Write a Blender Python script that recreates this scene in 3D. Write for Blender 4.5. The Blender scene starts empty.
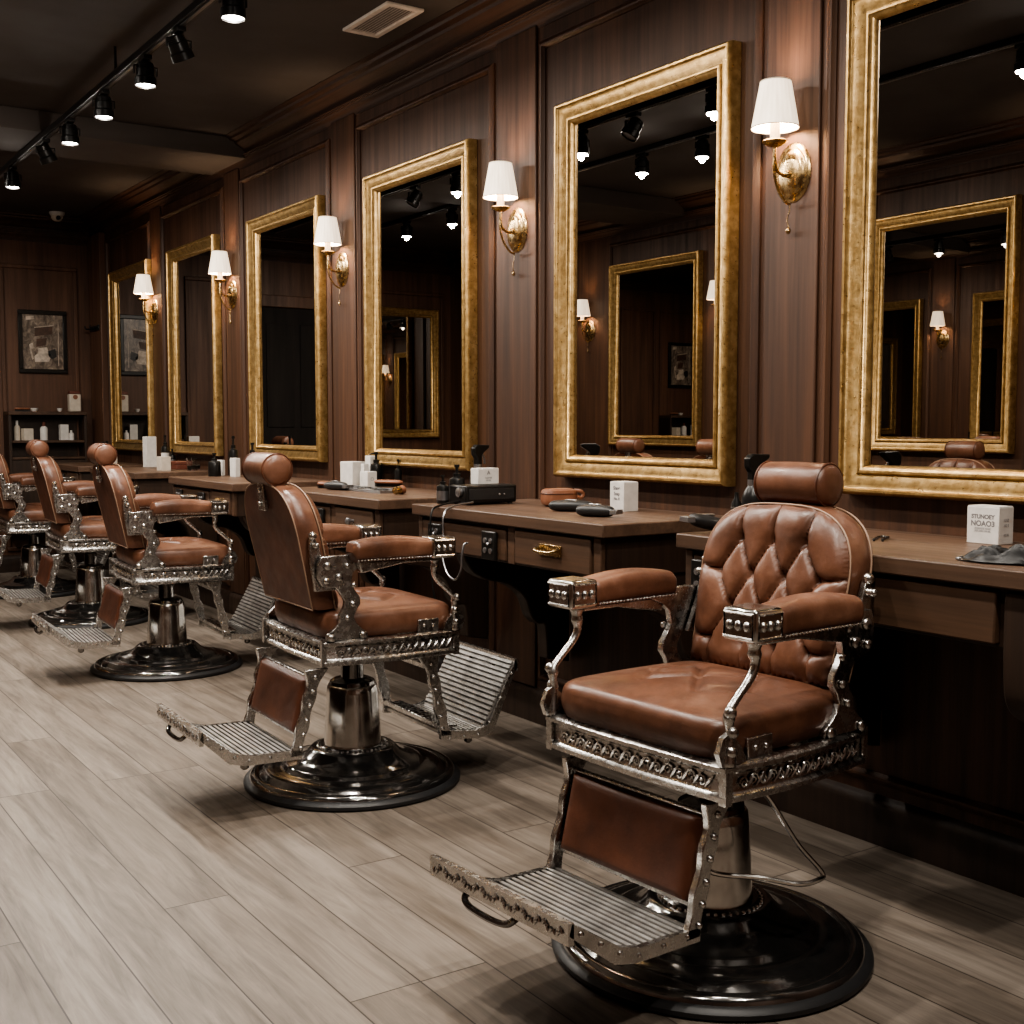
import bpy, math, random
from mathutils import Vector, Matrix
random.seed(7)
PI = math.pi
SC = bpy.context.scene
COL = SC.collection

# ------------------------------------------------------------------ materials
def new_mat(name):
    m = bpy.data.materials.new(name); m.use_nodes = True
    nt = m.node_tree; b = nt.nodes['Principled BSDF']
    return m, nt, b

def _coords(nt, scale, rot=(0, 0, 0)):
    tc = nt.nodes.new('ShaderNodeTexCoord'); mp = nt.nodes.new('ShaderNodeMapping')
    mp.inputs['Scale'].default_value = scale; mp.inputs['Rotation'].default_value = rot
    nt.links.new(tc.outputs['Object'], mp.inputs['Vector'])
    return mp.outputs['Vector']

def _noise(nt, vec, scale, detail=4, rough=0.55, dist=0.0):
    n = nt.nodes.new('ShaderNodeTexNoise')
    n.inputs['Scale'].default_value = scale; n.inputs['Detail'].default_value = detail
    n.inputs['Roughness'].default_value = rough; n.inputs['Distortion'].default_value = dist
    nt.links.new(vec, n.inputs['Vector'])
    return n.outputs['Fac']

def _ramp(nt, fac, stops):
    r = nt.nodes.new('ShaderNodeValToRGB')
    while len(r.color_ramp.elements) < len(stops): r.color_ramp.elements.new(0.5)
    for e, (p, c) in zip(r.color_ramp.elements, stops):
        e.position = p; e.color = (c[0], c[1], c[2], 1)
    nt.links.new(fac, r.inputs['Fac'])
    return r.outputs['Color']

def _range(nt, fac, a, b, lo, hi):
    r = nt.nodes.new('ShaderNodeMapRange')
    for k, v in zip(('From Min', 'From Max', 'To Min', 'To Max'), (a, b, lo, hi)): r.inputs[k].default_value = v
    nt.links.new(fac, r.inputs['Value'])
    return r.outputs['Result']

def _bump(nt, b, h, strength, dist=0.002):
    n = nt.nodes.new('ShaderNodeBump'); n.inputs['Strength'].default_value = strength
    n.inputs['Distance'].default_value = dist
    nt.links.new(h, n.inputs['Height']); nt.links.new(n.outputs['Normal'], b.inputs['Normal'])

def mix_mul(nt, a, b, fac=1.0):
    m = nt.nodes.new('ShaderNodeMix'); m.data_type = 'RGBA'; m.blend_type = 'MULTIPLY'
    m.inputs['Factor'].default_value = fac
    nt.links.new(a, m.inputs['A']); nt.links.new(b, m.inputs['B'])
    return m.outputs['Result']

def mottled(name, stops, scale=(8, 8, 8), nscale=1.0, rough=(0.4, 0.55), metallic=0.0, bump=0.0, bscale=60, spec=0.5, coat=0.0, detail=5):
    m, nt, b = new_mat(name)
    v = _coords(nt, scale); f = _noise(nt, v, nscale, detail, 0.6)
    nt.links.new(_ramp(nt, f, stops), b.inputs['Base Color'])
    f2 = _noise(nt, v, nscale * 3.1, 4)
    nt.links.new(_range(nt, f2, 0.3, 0.7, rough[0], rough[1]), b.inputs['Roughness'])
    b.inputs['Metallic'].default_value = metallic
    b.inputs['Specular IOR Level'].default_value = spec
    b.inputs['Coat Weight'].default_value = coat
    if bump:
        f3 = _noise(nt, _coords(nt, (1, 1, 1)), bscale, 5, 0.65)
        _bump(nt, b, f3, bump, 0.003)
    return m

def wood(name, dark, light, axis='z', fine=34, rough=(0.42, 0.6), bump=0.15):
    m, nt, b = new_mat(name)
    lo = 1.1
    s = {'z': (fine, fine, lo), 'y': (fine, lo, fine), 'x': (lo, fine, fine)}[axis]
    v = _coords(nt, s)
    f = _noise(nt, v, 1.0, 7, 0.68, 0.35)
    c1 = _ramp(nt, f, [(0.22, dark), (0.5, [(a + c) * 0.5 for a, c in zip(dark, light)]), (0.78, light)])
    v2 = _coords(nt, tuple(x * 0.16 if x > 2 else 0.5 for x in s))
    f2 = _noise(nt, v2, 1.0, 3, 0.5, 0.4)
    c2 = _ramp(nt, f2, [(0.25, (0.55, 0.52, 0.5)), (0.75, (1.2, 1.18, 1.15))])
    nt.links.new(mix_mul(nt, c1, c2), b.inputs['Base Color'])
    nt.links.new(_range(nt, f, 0.25, 0.75, rough[1], rough[0]), b.inputs['Roughness'])
    b.inputs['Specular IOR Level'].default_value = 0.4
    _bump(nt, b, f, bump, 0.002)
    return m

def crevice(mat, dist, lo, hi):  # multiplies occlusion shade and relief grime into the base colour
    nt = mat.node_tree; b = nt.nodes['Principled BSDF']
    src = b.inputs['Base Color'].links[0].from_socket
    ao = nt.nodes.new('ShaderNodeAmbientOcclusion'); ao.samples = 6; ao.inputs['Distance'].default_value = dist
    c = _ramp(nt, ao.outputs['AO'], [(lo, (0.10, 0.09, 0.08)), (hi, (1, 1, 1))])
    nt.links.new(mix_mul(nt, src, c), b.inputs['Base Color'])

def plain(name, col, rough=0.5, metallic=0.0, emit=None, estr=0.0, spec=0.5):
    m, nt, b = new_mat(name)
    v = _coords(nt, (30, 30, 30)); f = _noise(nt, v, 1.0, 3)
    nt.links.new(_ramp(nt, f, [(0.3, [c * 0.88 for c in col]), (0.7, [min(1, c * 1.08) for c in col])]), b.inputs['Base Color'])
    b.inputs['Roughness'].default_value = rough; b.inputs['Metallic'].default_value = metallic
    b.inputs['Specular IOR Level'].default_value = spec
    if emit:
        b.inputs['Emission Color'].default_value = (*emit, 1); b.inputs['Emission Strength'].default_value = estr
    return m

M = {}
M['leather'] = mottled('leather', [(0.3, (0.066, 0.028, 0.0165)), (0.52, (0.150, 0.066, 0.039)), (0.74, (0.265, 0.134, 0.086))], (7, 7, 7), 1.0, (0.28, 0.44), 0, 0.22, 70, 0.5)
M['leather_dark'] = mottled('leather_dark', [(0.3, (0.05, 0.016, 0.008)), (0.55, (0.10, 0.033, 0.016)), (0.78, (0.17, 0.06, 0.03))], (7, 7, 7), 1.0, (0.38, 0.52), 0, 0.2, 70)
M['piping'] = plain('piping', (0.34, 0.22, 0.15), 0.5)
M['button'] = plain('button', (0.20, 0.08, 0.045), 0.35)
M['chrome'] = mottled('chrome', [(0.3, (0.50, 0.48, 0.455)), (0.7, (0.74, 0.72, 0.69))], (9, 9, 9), 1.0, (0.10, 0.26), 1.0, 0.0)
M['cast'] = mottled('cast_silver', [(0.28, (0.45, 0.44, 0.425)), (0.5, (0.60, 0.585, 0.565)), (0.74, (0.74, 0.725, 0.70))], (20, 20, 20), 1.0, (0.18, 0.34), 1.0, 0.06, 90)
M['plate'] = mottled('worn_foot_plate', [(0.3, (0.44, 0.43, 0.415)), (0.7, (0.74, 0.725, 0.70))], (18, 18, 18), 1.0, (0.28, 0.46), 0.9, 0.2, 90)
crevice(M['cast'], .010, .25, .80); crevice(M['plate'], .012, .35, .85)  # painted shade in the plate grooves, grime in the cast relief
M['black_chrome'] = mottled('dark_polished_base', [(0.3, (0.17, 0.165, 0.16)), (0.6, (0.28, 0.27, 0.26)), (0.8, (0.42, 0.405, 0.39))], (10, 10, 10), 1.0, (0.06, 0.18), 0.95, 0.08, 40)
M['rubber'] = plain('rubber', (0.022, 0.022, 0.023), 0.45)
M['wall'] = wood('wall_wood', (0.027, 0.0125, 0.0072), (0.128, 0.062, 0.035), 'z', 30)
M['wall_x'] = wood('wall_trim_wood', (0.024, 0.012, 0.008), (0.092, 0.047, 0.030), 'y', 30)
M['wall_dim'] = wood('wall_back_wood', (0.050, 0.025, 0.0155), (0.185, 0.094, 0.057), 'z', 24)
M['counter'] = wood('counter_wood', (0.060, 0.036, 0.024), (0.175, 0.108, 0.074), 'y', 40, (0.35, 0.5))
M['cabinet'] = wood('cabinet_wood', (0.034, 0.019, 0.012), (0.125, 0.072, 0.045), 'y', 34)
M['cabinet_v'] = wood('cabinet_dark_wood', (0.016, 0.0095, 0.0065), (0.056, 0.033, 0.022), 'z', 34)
M['gold'] = mottled('antique_gold', [(0.25, (0.27, 0.165, 0.062)), (0.5, (0.46, 0.305, 0.130)), (0.75, (0.66, 0.475, 0.235))], (34, 34, 34), 1.0, (0.26, 0.42), 0.85, 0.16, 90)
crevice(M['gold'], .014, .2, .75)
M['brass'] = mottled('brass', [(0.3, (0.36, 0.245, 0.115)), (0.7, (0.62, 0.46, 0.25))], (20, 20, 20), 1.0, (0.18, 0.34), 1.0, 0.03, 60)
M['ceiling'] = mottled('ceiling_paint', [(0.3, (0.058, 0.047, 0.041)), (0.7, (0.070, 0.057, 0.050))], (1, 1, 1), 1.0, (0.7, 0.85), 0, 0.0)
M['beam'] = mottled('beam_paint', [(0.3, (0.075, 0.061, 0.053)), (0.7, (0.092, 0.075, 0.066))], (1, 1, 1), 1.0, (0.7, 0.85))
M['black'] = plain('black_plastic', (0.010, 0.0095, 0.009), 0.30, spec=.35)
M['black_soft'] = plain('black_rubberised', (0.02, 0.02, 0.0205), 0.42, spec=.45)
M['grey_metal'] = plain('grey_metal', (0.35, 0.35, 0.36), 0.3, 0.9)
M['white_card'] = plain('white_card', (0.70, 0.67, 0.63), 0.6)
M['cream'] = plain('cream_card', (0.62, 0.55, 0.46), 0.6)
M['grey_ink'] = plain('grey_ink', (0.17, 0.16, 0.165), 0.6)
M['soft_ink'] = plain('soft_grey_ink', (0.42, 0.40, 0.39), 0.6)
M['tan'] = plain('tan_leather', (0.24, 0.10, 0.055), 0.45)
M['red_brown'] = plain('red_brown', (0.14, 0.045, 0.028), 0.5)
M['vent'] = plain('vent_paint', (0.88, 0.80, 0.72), 0.6)
M['vent_dark'] = plain('vent_shadow', (0.34, 0.29, 0.25), 0.7)
M['candle'] = plain('ivory_tube', (0.85, 0.74, 0.58), 0.5, 0, (1.0, 0.74, 0.45), 0.9)
M['lens'] = plain('lamp_lens', (0.9, 0.9, 0.9), 0.4, 0, (1.0, 0.96, 0.90), 40)
M['dark_door'] = wood('dark_door_wood', (0.006, 0.0045, 0.004), (0.018, 0.012, 0.009), 'z', 20, (.7, .85))
M['glass'], _nt, _b = new_mat('clear_glass')
_b.inputs['Transmission Weight'].default_value = 1.0; _b.inputs['Roughness'].default_value = 0.03
_v = _coords(_nt, (5, 5, 5)); _nt.links.new(_ramp(_nt, _noise(_nt, _v, 1, 2), [(0, (0.86, 0.9, 0.92)), (1, (0.95, 0.97, 0.98))]), _b.inputs['Base Color'])

M['mirror'], _nt, _b = new_mat('silvered_mirror')
_b.inputs['Metallic'].default_value = 1.0; _b.inputs['Roughness'].default_value = 0.0
_v = _coords(_nt, (2, 2, 2)); _nt.links.new(_ramp(_nt, _noise(_nt, _v, 1, 2), [(0, (0.62, 0.60, 0.57)), (1, (0.70, 0.68, 0.65))]), _b.inputs['Base Color'])

# lamp shade: translucent pleated fabric lit from inside
m, nt, b = new_mat('shade_fabric'); M['shade'] = m
v = _coords(nt, (60, 60, 1.5)); f = _noise(nt, v, 1, 3)
nt.links.new(_ramp(nt, f, [(0.3, (0.80, 0.72, 0.62)), (0.7, (0.92, 0.86, 0.78))]), b.inputs['Base Color'])
b.inputs['Roughness'].default_value = 0.8
b.inputs['Emission Color'].default_value = (1.0, 0.79, 0.56, 1)
nt.links.new(_range(nt, f, 0.3, 0.7, 1.25, 1.7), b.inputs['Emission Strength'])

# plank floor, boards along world Y
m, nt, b = new_mat('floor_planks'); M['floor'] = m
tc = nt.nodes.new('ShaderNodeTexCoord'); mp = nt.nodes.new('ShaderNodeMapping')
mp.inputs['Rotation'].default_value = (0, 0, PI / 2); mp.inputs['Location'].default_value = (0.3, 0.10, 0)
nt.links.new(tc.outputs['Object'], mp.inputs['Vector'])
br = nt.nodes.new('ShaderNodeTexBrick')
br.offset = 0.37; br.offset_frequency = 3; br.squash = 1.0
for k, val in (('Scale', 1.0), ('Brick Width', 1.75), ('Row Height', 0.157), ('Mortar Size', 0.0018), ('Mortar Smooth', 0.1), ('Bias', 0.0)):
    br.inputs[k].default_value = val
br.inputs['Color1'].default_value = (0.0, 0, 0, 1); br.inputs['Color2'].default_value = (1, 1, 1, 1); br.inputs['Mortar'].default_value = (0.5, 0.5, 0.5, 1)
nt.links.new(mp.outputs['Vector'], br.inputs['Vector'])
# grain, shifted per board by the board's random value
sep = nt.nodes.new('ShaderNodeVectorMath'); sep.operation = 'MULTIPLY_ADD'
sep.inputs[1].default_value = (7, 7, 7)
nt.links.new(br.outputs['Color'], sep.inputs[0]); nt.links.new(tc.outputs['Object'], sep.inputs[2])
def _map(vec, sc):
    q = nt.nodes.new('ShaderNodeMapping'); q.inputs['Scale'].default_value = sc
    nt.links.new(vec, q.inputs['Vector']); return q.outputs['Vector']
g = _noise(nt, _map(sep.outputs[0], (30, 2.2, 10)), 1.0, 8, 0.68, 0.6)
g2 = _noise(nt, _map(sep.outputs[0], (7, 0.9, 3)), 1.0, 4, 0.6, 1.2)
cg = _ramp(nt, g, [(0.25, (0.104, 0.086, 0.071)), (0.5, (0.212, 0.179, 0.150)), (0.78, (0.312, 0.270, 0.230))])
cg2 = _ramp(nt, g2, [(0.28, (0.58, 0.55, 0.52)), (0.58, (1.0, 1.0, 1.0)), (0.8, (1.10, 1.09, 1.07))])
cb = _ramp(nt, br.outputs['Color'], [(0.0, (0.84, 0.82, 0.80)), (1.0, (1.08, 1.08, 1.08))])
c = mix_mul(nt, mix_mul(nt, cg, cg2), cb)
mx = nt.nodes.new('ShaderNodeMix'); mx.data_type = 'RGBA'
nt.links.new(br.outputs['Fac'], mx.inputs['Factor']); nt.links.new(c, mx.inputs['A'])
mx.inputs['B'].default_value = (0.035, 0.026, 0.02, 1)
nt.links.new(mx.outputs['Result'], b.inputs['Base Color'])
nt.links.new(_range(nt, g, 0.25, 0.75, 0.55, 0.38), b.inputs['Roughness'])
b.inputs['Specular IOR Level'].default_value = 0.4
_bump(nt, b, g, 0.12, 0.002)

# ------------------------------------------------------------------ mesh builder
class MB:
    def __init__(s): s.v = []; s.f = []; s.m = []; s.x = Matrix.Identity(4); s.mi = 0
    def add(s, vs, fs):
        o = len(s.v)
        s.v += [tuple(s.x @ Vector(p)) for p in vs]
        s.f += [tuple(i + o for i in f) for f in fs]; s.m += [s.mi] * len(fs)
        return s
    def box(s, x0, x1, y0, y1, z0, z1):
        vs = [(x, y, z) for z in (z0, z1) for x, y in ((x0, y0), (x1, y0), (x1, y1), (x0, y1))]
        return s.add(vs, [(3, 2, 1, 0), (4, 5, 6, 7), (0, 1, 5, 4), (1, 2, 6, 5), (2, 3, 7, 6), (3, 0, 4, 7)])
    def prism(s, poly, a0, a1, axis='x'):
        # poly is a list of 2-D points: axis x -> (y,z), y -> (x,z), z -> (x,y)
        def P(p, a): return {'x': (a, p[0], p[1]), 'y': (p[0], a, p[1]), 'z': (p[0], p[1], a)}[axis]
        n = len(poly)
        vs = [P(p, a0) for p in poly] + [P(p, a1) for p in poly]
        fs = [tuple(range(n))[::-1], tuple(range(n, 2 * n))] + [(i, (i + 1) % n, (i + 1) % n + n, i + n) for i in range(n)]
        return s.add(vs, fs)
    def lathe(s, prof, seg=32, c=(0, 0, 0), axis='z', sx=1.0, sy=1.0):
        vs, fs = [], []
        for r, h in prof:
            for k in range(seg):
                a = 2 * PI * k / seg; p, q = r * math.cos(a) * sx, r * math.sin(a) * sy
                q3 = {'z': (p, q, h), 'x': (h, p, q), 'y': (p, h, q)}[axis]
                vs.append((c[0] + q3[0], c[1] + q3[1], c[2] + q3[2]))
        for i in range(len(prof) - 1):
            for k in range(seg):
                j = (k + 1) % seg
                fs.append((i * seg + k, i * seg + j, (i + 1) * seg + j, (i + 1) * seg + k))
        if prof[0][0] > 1e-6: fs.append(tuple(range(seg))[::-1])
        if prof[-1][0] > 1e-6: fs.append(tuple((len(prof) - 1) * seg + k for k in range(seg)))
        return s.add(vs, fs)
    def tube(s, pts, r, seg=8, closed=False, cap=True, flat=1.0):
        pts = [Vector(p) for p in pts]; n = len(pts)
        rad = r if isinstance(r, (list, tuple)) else [r] * n
        vs, fs = [], []; up = None
        for i, p in enumerate(pts):
            if closed: t = pts[(i + 1) % n] - pts[i - 1]
            else: t = pts[min(i + 1, n - 1)] - pts[max(i - 1, 0)]
            if t.length < 1e-9: t = Vector((0, 0, 1))
            t.normalize()
            if up is None:
                up = Vector((0, 0, 1)) if abs(t.z) < 0.9 else Vector((1, 0, 0))
            up = (up - t * up.dot(t))
            if up.length < 1e-6: up = Vector((0, 1, 0)) - t * t.y
            up.normalize(); sd = t.cross(up)
            for k in range(seg):
                a = 2 * PI * k / seg
                vs.append(p + (sd * math.cos(a) * flat + up * math.sin(a)) * rad[i])
        for i in range(n if closed else n - 1):
            j = (i + 1) % n
            for k in range(seg):
                q = (k + 1) % seg
                fs.append((i * seg + k, i * seg + q, j * seg + q, j * seg + k))
        if cap and not closed:
            fs.append(tuple(range(seg))[::-1]); fs.append(tuple((n - 1) * seg + k for k in range(seg)))
        return s.add(vs, fs)
    def ball(s, c, r, seg=12, sz=1.0):
        n = max(4, seg // 2)
        prof = [(max(1e-7, r * math.sin(PI * i / n)), -r * sz * math.cos(PI * i / n)) for i in range(n + 1)]
        return s.lathe(prof, seg, c)
    def grid(s, fn, nu, nv, wrap_u=False):
        vs = [fn(i / (nu if wrap_u else nu - 1), j / (nv - 1)) for j in range(nv) for i in range(nu)]
        fs = []
        for j in range(nv - 1):
            for i in range(nu if wrap_u else nu - 1):
                k = (i + 1) % nu
                fs.append((j * nu + i, j * nu + k, (j + 1) * nu + k, (j + 1) * nu + i))
        return s.add(vs, fs)
    def build(s, name, mats, parent=None, bevel=0.0, smooth=True, sub=0, seg=2, angle=38):
        me = bpy.data.meshes.new(name); me.from_pydata(s.v, [], s.f)
        mats = mats if isinstance(mats, (list, tuple)) else [mats]
        for mm in mats: me.materials.append(M[mm] if isinstance(mm, str) else mm)
        me.polygons.foreach_set('material_index', s.m)
        me.update()
        import bmesh
        bm = bmesh.new(); bm.from_mesh(me)
        bmesh.ops.recalc_face_normals(bm, faces=bm.faces); bm.to_mesh(me); bm.free()
        if smooth:
            me.shade_smooth(); me.set_sharp_from_angle(angle=math.radians(angle))
        o = bpy.data.objects.new(name, me); COL.objects.link(o)
        if parent is not None: o.parent = parent
        if bevel:
            md = o.modifiers.new('bevel', 'BEVEL'); md.width = bevel; md.segments = seg; md.limit_method = 'ANGLE'
            md.angle_limit = math.radians(35); md.harden_normals = False
        if sub:
            md = o.modifiers.new('sub', 'SUBSURF'); md.levels = sub; md.render_levels = sub
        return o

def tag(o, label, cat, group=None):
    o['label'] = label; o['category'] = cat
    if group: o['group'] = group
    return o
def thing(name, label, cat, loc=(0, 0, 0), rz=0.0, group=None):
    o = bpy.data.objects.new(name, None); COL.objects.link(o)
    o.location = loc; o.rotation_euler = (0, 0, rz); o.empty_display_size = 0.1
    return tag(o, label, cat, group)
def struct(o): o['kind'] = 'structure'; return o
def copy_tree(o, parent=None):
    c = o.copy(); COL.objects.link(c)
    if parent is not None: c.parent = parent
    for ch in list(o.children): copy_tree(ch, c)
    return c
def text(body, size, mat, parent, loc, rot, name='printed_text'):
    cu = bpy.data.curves.new(name, 'FONT'); cu.body = body; cu.size = size; cu.align_x = 'CENTER'; cu.align_y = 'CENTER'
    cu.extrude = 0.0001; cu.offset = 0.0005; cu.materials.append(M[mat])
    tmp = bpy.data.objects.new(name, cu); COL.objects.link(tmp)
    me = bpy.data.meshes.new_from_object(tmp.evaluated_get(bpy.context.evaluated_depsgraph_get()))
    bpy.data.objects.remove(tmp); bpy.data.curves.remove(cu)
    me.name = name
    o = bpy.data.objects.new(name, me); COL.objects.link(o); o.parent = parent; o.location = loc; o.rotation_euler = rot
    return o
def smoothpath(pts, n=6):
    # Catmull-Rom through the points
    P = [Vector(p) for p in pts]; out = []
    for i in range(len(P) - 1):
        a, b, c, d = P[max(i - 1, 0)], P[i], P[i + 1], P[min(i + 2, len(P) - 1)]
        for k in range(n):
            t = k / n
            out.append(0.5 * ((2 * b) + (c - a) * t + (2 * a - 5 * b + 4 * c - d) * t * t + (3 * b - a - 3 * c + d) * t ** 3))
    out.append(P[-1]); return out

# ------------------------------------------------------------------ room
WX, LX, BY, FY, CZ = 2.58, -0.70, 9.70, -1.0, 2.70
struct(MB().box(LX - .1, WX + .1, FY - .1, BY + .1, -0.1, 0).build('floor', 'floor'))
struct(MB().box(LX - .1, WX + .1, FY - .1, BY + .1, CZ, CZ + .1).build('ceiling', 'ceiling'))
struct(MB().box(WX, WX + .1, FY - .1, BY + .1, 0, CZ).build('wall_right', 'wall'))
struct(MB().box(LX - .1, LX, FY - .1, BY + .1, 0, CZ).build('wall_left', 'wall'))
struct(MB().box(LX, WX, BY, BY + .1, 0, CZ).build('wall_back', 'wall_dim'))
struct(MB().box(LX, WX, FY - .1, FY, 0, CZ).build('wall_front', 'wall_dim'))
struct(MB().box(LX, WX, 6.45, 7.0, 2.595, CZ).build('trim_1', 'beam', bevel=.004))
TRIM = [1]
def trim(mb, mat='wall_x', bevel=0.0):
    TRIM[0] += 1
    return struct(mb.build('trim_%d' % TRIM[0], mat, bevel=bevel))
# crown moulding (profile in the plane across the wall)
crown = [(0, -.105), (.012, -.105), (.014, -.09), (.022, -.086), (.03, -.07), (.05, -.052), (.075, -.04), (.085, -.034), (.088, -.022), (.118, -.018), (.122, -.006), (.15, -.004), (.15, 0), (0, 0)]
for side in (1, -1):
    X = WX if side == 1 else LX
    for y0, y1 in ((FY, BY),):
        trim(MB().prism([(X - side * a, CZ + z) for a, z in crown], y0, y1, 'y'))
        trim(MB().prism([(X - side * a * .28, CZ - .085 + z * .55) for a, z in crown], y0, y1, 'y'))
trim(MB().prism([(BY - a, CZ + z) for a, z in crown], LX, WX, 'x'))
trim(MB().prism([(BY - a * .35, CZ - .12 + z * .7) for a, z in crown], LX, WX, 'x'))
# baseboards
struct(MB().prism([(WX, 0), (WX - .022, 0), (WX - .022, .10), (WX - .016, .118), (WX - .008, .124), (WX, .13)], FY, BY, 'y').build('baseboard_right', 'cabinet_v'))
struct(MB().prism([(LX, 0), (LX + .022, 0), (LX + .022, .10), (LX + .016, .118), (LX, .13)], FY, BY, 'y').build('baseboard_left', 'cabinet_v'))
struct(MB().prism([(BY, 0), (BY - .022, 0), (BY - .022, .10), (BY - .016, .118), (BY, .13)], LX, WX, 'x').build('baseboard_back', 'cabinet_v'))

# raised panel mouldings on the two long walls
def moulding_frame(X, side, y0, y1, z0, z1):
    w = .030
    prof = [(0, 0), (.007, 0), (.014, .006), (.020, .017), (.018, .022), (.010, .026), (.006, .030), (0, .030)]   # (out, across)
    mb = MB()
    n = len(prof)
    loops = []
    for (sy, sz) in ((0, 0), (1, 0), (1, 1), (0, 1)):
        lp = []
        for out, acr in prof:
            y = y0 + acr if sy == 0 else y1 - acr
            z = z0 + acr if sz == 0 else z1 - acr
            lp.append((X - side * out, y, z))
        loops.append(lp)
    vs = [p for lp in loops for p in lp]
    fs = [(i * n + k, ((i + 1) % 4) * n + k, ((i + 1) % 4) * n + (k + 1) % n, i * n + (k + 1) % n) for i in range(4) for k in range(n)]
    mb.add(vs, fs)
    trim(mb, 'wall')
PANELS = [(1.05, 2.292), (2.536, 3.645), (3.953, 5.122), (5.414, 6.58), (6.846, 7.985), (8.243, 9.30)]
for a, b_ in PANELS:
    moulding_frame(WX, 1, a, b_, .16, 2.505)
# raised stiles between the panels
STILES = [(2.292 + .022, 2.536 - .022), (3.645 + .022, 3.953 - .022), (5.122 + .022, 5.414 - .022), (6.58 + .022, 6.846 - .022), (7.985 + .022, 8.243 - .022)]
for a, b_ in STILES:
    trim(MB().box(WX - .010, WX, a, b_, .13, 2.57), 'wall', .004)
trim(MB().box(WX - .05, WX, 9.34, 9.66, .13, 2.57), 'wall_dim', .006)
LPAN = [(0.3, 1.4), (1.72, 2.95), (3.62, 4.82), (4.98, 5.98), (6.12, 7.32), (7.86, 9.2)]
for a, b_ in LPAN:
    moulding_frame(LX, -1, a, b_, .16, 2.505)

# back wall panel moulding, door and its casing
def back_frame(x0, x1, z0, z1):
    mb = MB()
    for (a0, a1, c0, c1) in ((x0, x1, z0, z0 + .03), (x0, x1, z1 - .03, z1), (x0, x0 + .03, z0 + .03, z1 - .03), (x1 - .03, x1, z0 + .03, z1 - .03)):
        mb.box(a0, a1, BY - .018, BY, c0, c1)
    trim(mb, 'wall_dim', .005)
back_frame(1.885, 2.45, 0.16, 2.33)
back_frame(1.36, 1.83, 0.16, 2.33)
back_frame(-.62, .28, 0.16, 2.33)
trim(MB().box(.42, .50, BY - .03, BY, 0, 2.12).box(1.22, 1.30, BY - .03, BY, 0, 2.12).box(.42, 1.30, BY - .035, BY, 2.12, 2.22), 'wall_dim', .006)
d = struct(MB().box(.505, 1.215, BY - .022, BY - .002, 0.005, 2.115).build('door_1', 'dark_door', bevel=.004))
for z0, z1 in ((.2, .95), (1.1, 1.98)):
    mb = MB()
    for x0, x1 in ((.58, .83), (.89, 1.14)):
        mb.box(x0, x1, BY - .030, BY - .022, z0, z1)
    mb.build('door_panel', 'dark_door', d, bevel=.006)
MB().lathe([(.001, 0), (.02, .004), (.012, .02), (.024, .04), (.018, .055), (.001, .06)], 16, (0, 0, 0), 'y').build('door_handle', 'brass', d).location = (.56, BY - .082, 1.0)

# ------------------------------------------------------------------ mirrors
def make_mirror(face_x, side, y0, y1, z0, z1, label, fw=.080):
    """side=1: hangs on the right wall and faces -X"""
    cy = (y0 + y1) / 2; wall = WX if side == 1 else LX
    root = thing('wall_mirror', label, 'mirror', (wall, cy, z0), 0, 'tall gilt framed mirrors')
    hw, hh = (y1 - y0) / 2, z1 - z0
    prof = [(0, 0), (.034, 0), (.046, .003), (.052, .009), (.051, .015), (.044, .0175), (.042, .020), (.040, .028), (.034, .042), (.028, .050), (.027, .053), (.032, .055), (.036, .059), (.035, .064), (.030, .066), (.028, .069), (.024, .074), (.012, fw), (.004, fw)]
    mb = MB(); n = len(prof); vs = []
    for sy, sz in ((-1, 0), (1, 0), (1, 1), (-1, 1)):
        for out, acr in prof:
            vs.append((-side * (out + .002), sy * (hw - acr), acr if sz == 0 else hh - acr))
    fs = [(i * n + k, ((i + 1) % 4) * n + k, ((i + 1) % 4) * n + k + 1, i * n + k + 1) for i in range(4) for k in range(n - 1)]
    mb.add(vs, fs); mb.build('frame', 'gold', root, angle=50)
    g = MB(); a = fw - .006
    g.box(-side * .010 - .004, -side * .010 + .004, -hw + a, hw - a, a, hh - a)
    g.build('mirror_glass', 'mirror', root, smooth=False)
    return root
MZ0, MZ1 = .935, 2.243
MIRR = [(1.28, 2.195, 'gilt framed mirror cut by the frame edge, above the white carton with grey print'),
        (2.625, 3.50, 'gilt framed mirror above the pouch, hair clippers and small white carton'),
        (4.08, 4.98, 'gilt framed mirror above the black box device and chrome hand tools'),
        (5.475, 6.395, 'gilt framed mirror partly behind the headrest of the chair seen from behind'),
        (6.925, 7.78, 'narrow looking gilt framed mirror, second from the picture wall'),
        (8.21, 9.12, 'gilt framed mirror hanging next to the back wall, reflecting the framed picture')]
for y0, y1, lab in MIRR: make_mirror(2.53, 1, y0, y1, MZ0, MZ1, lab)
LMIR = [(2.35, 3.25, 'gilt mirror on the opposite wall, behind the camera'), (3.84, 4.80, 'gilt mirror on the opposite wall, reflected in the nearest mirror'),
        (5.08, 6.00, 'gilt mirror on the opposite wall between the two reflected lamps'), (6.28, 7.28, 'gilt mirror on the opposite wall, reflected above the tan pouch'),
        (8.05, 8.95, 'gilt mirror on the opposite wall beside the far corner')]
for y0, y1, lab in LMIR: make_mirror(-.65, -1, y0, y1, MZ0 + .03, MZ1 + .09, lab)
# mirror on the back wall beside the dark door, seen only by reflection
r = make_mirror(0, 1, -.33, .33, 1.0, 2.18, 'small gilt mirror on the back wall beside the dark door')
r.location = (-.22, BY, 1.0); r.rotation_euler = (0, 0, PI / 2)

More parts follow.
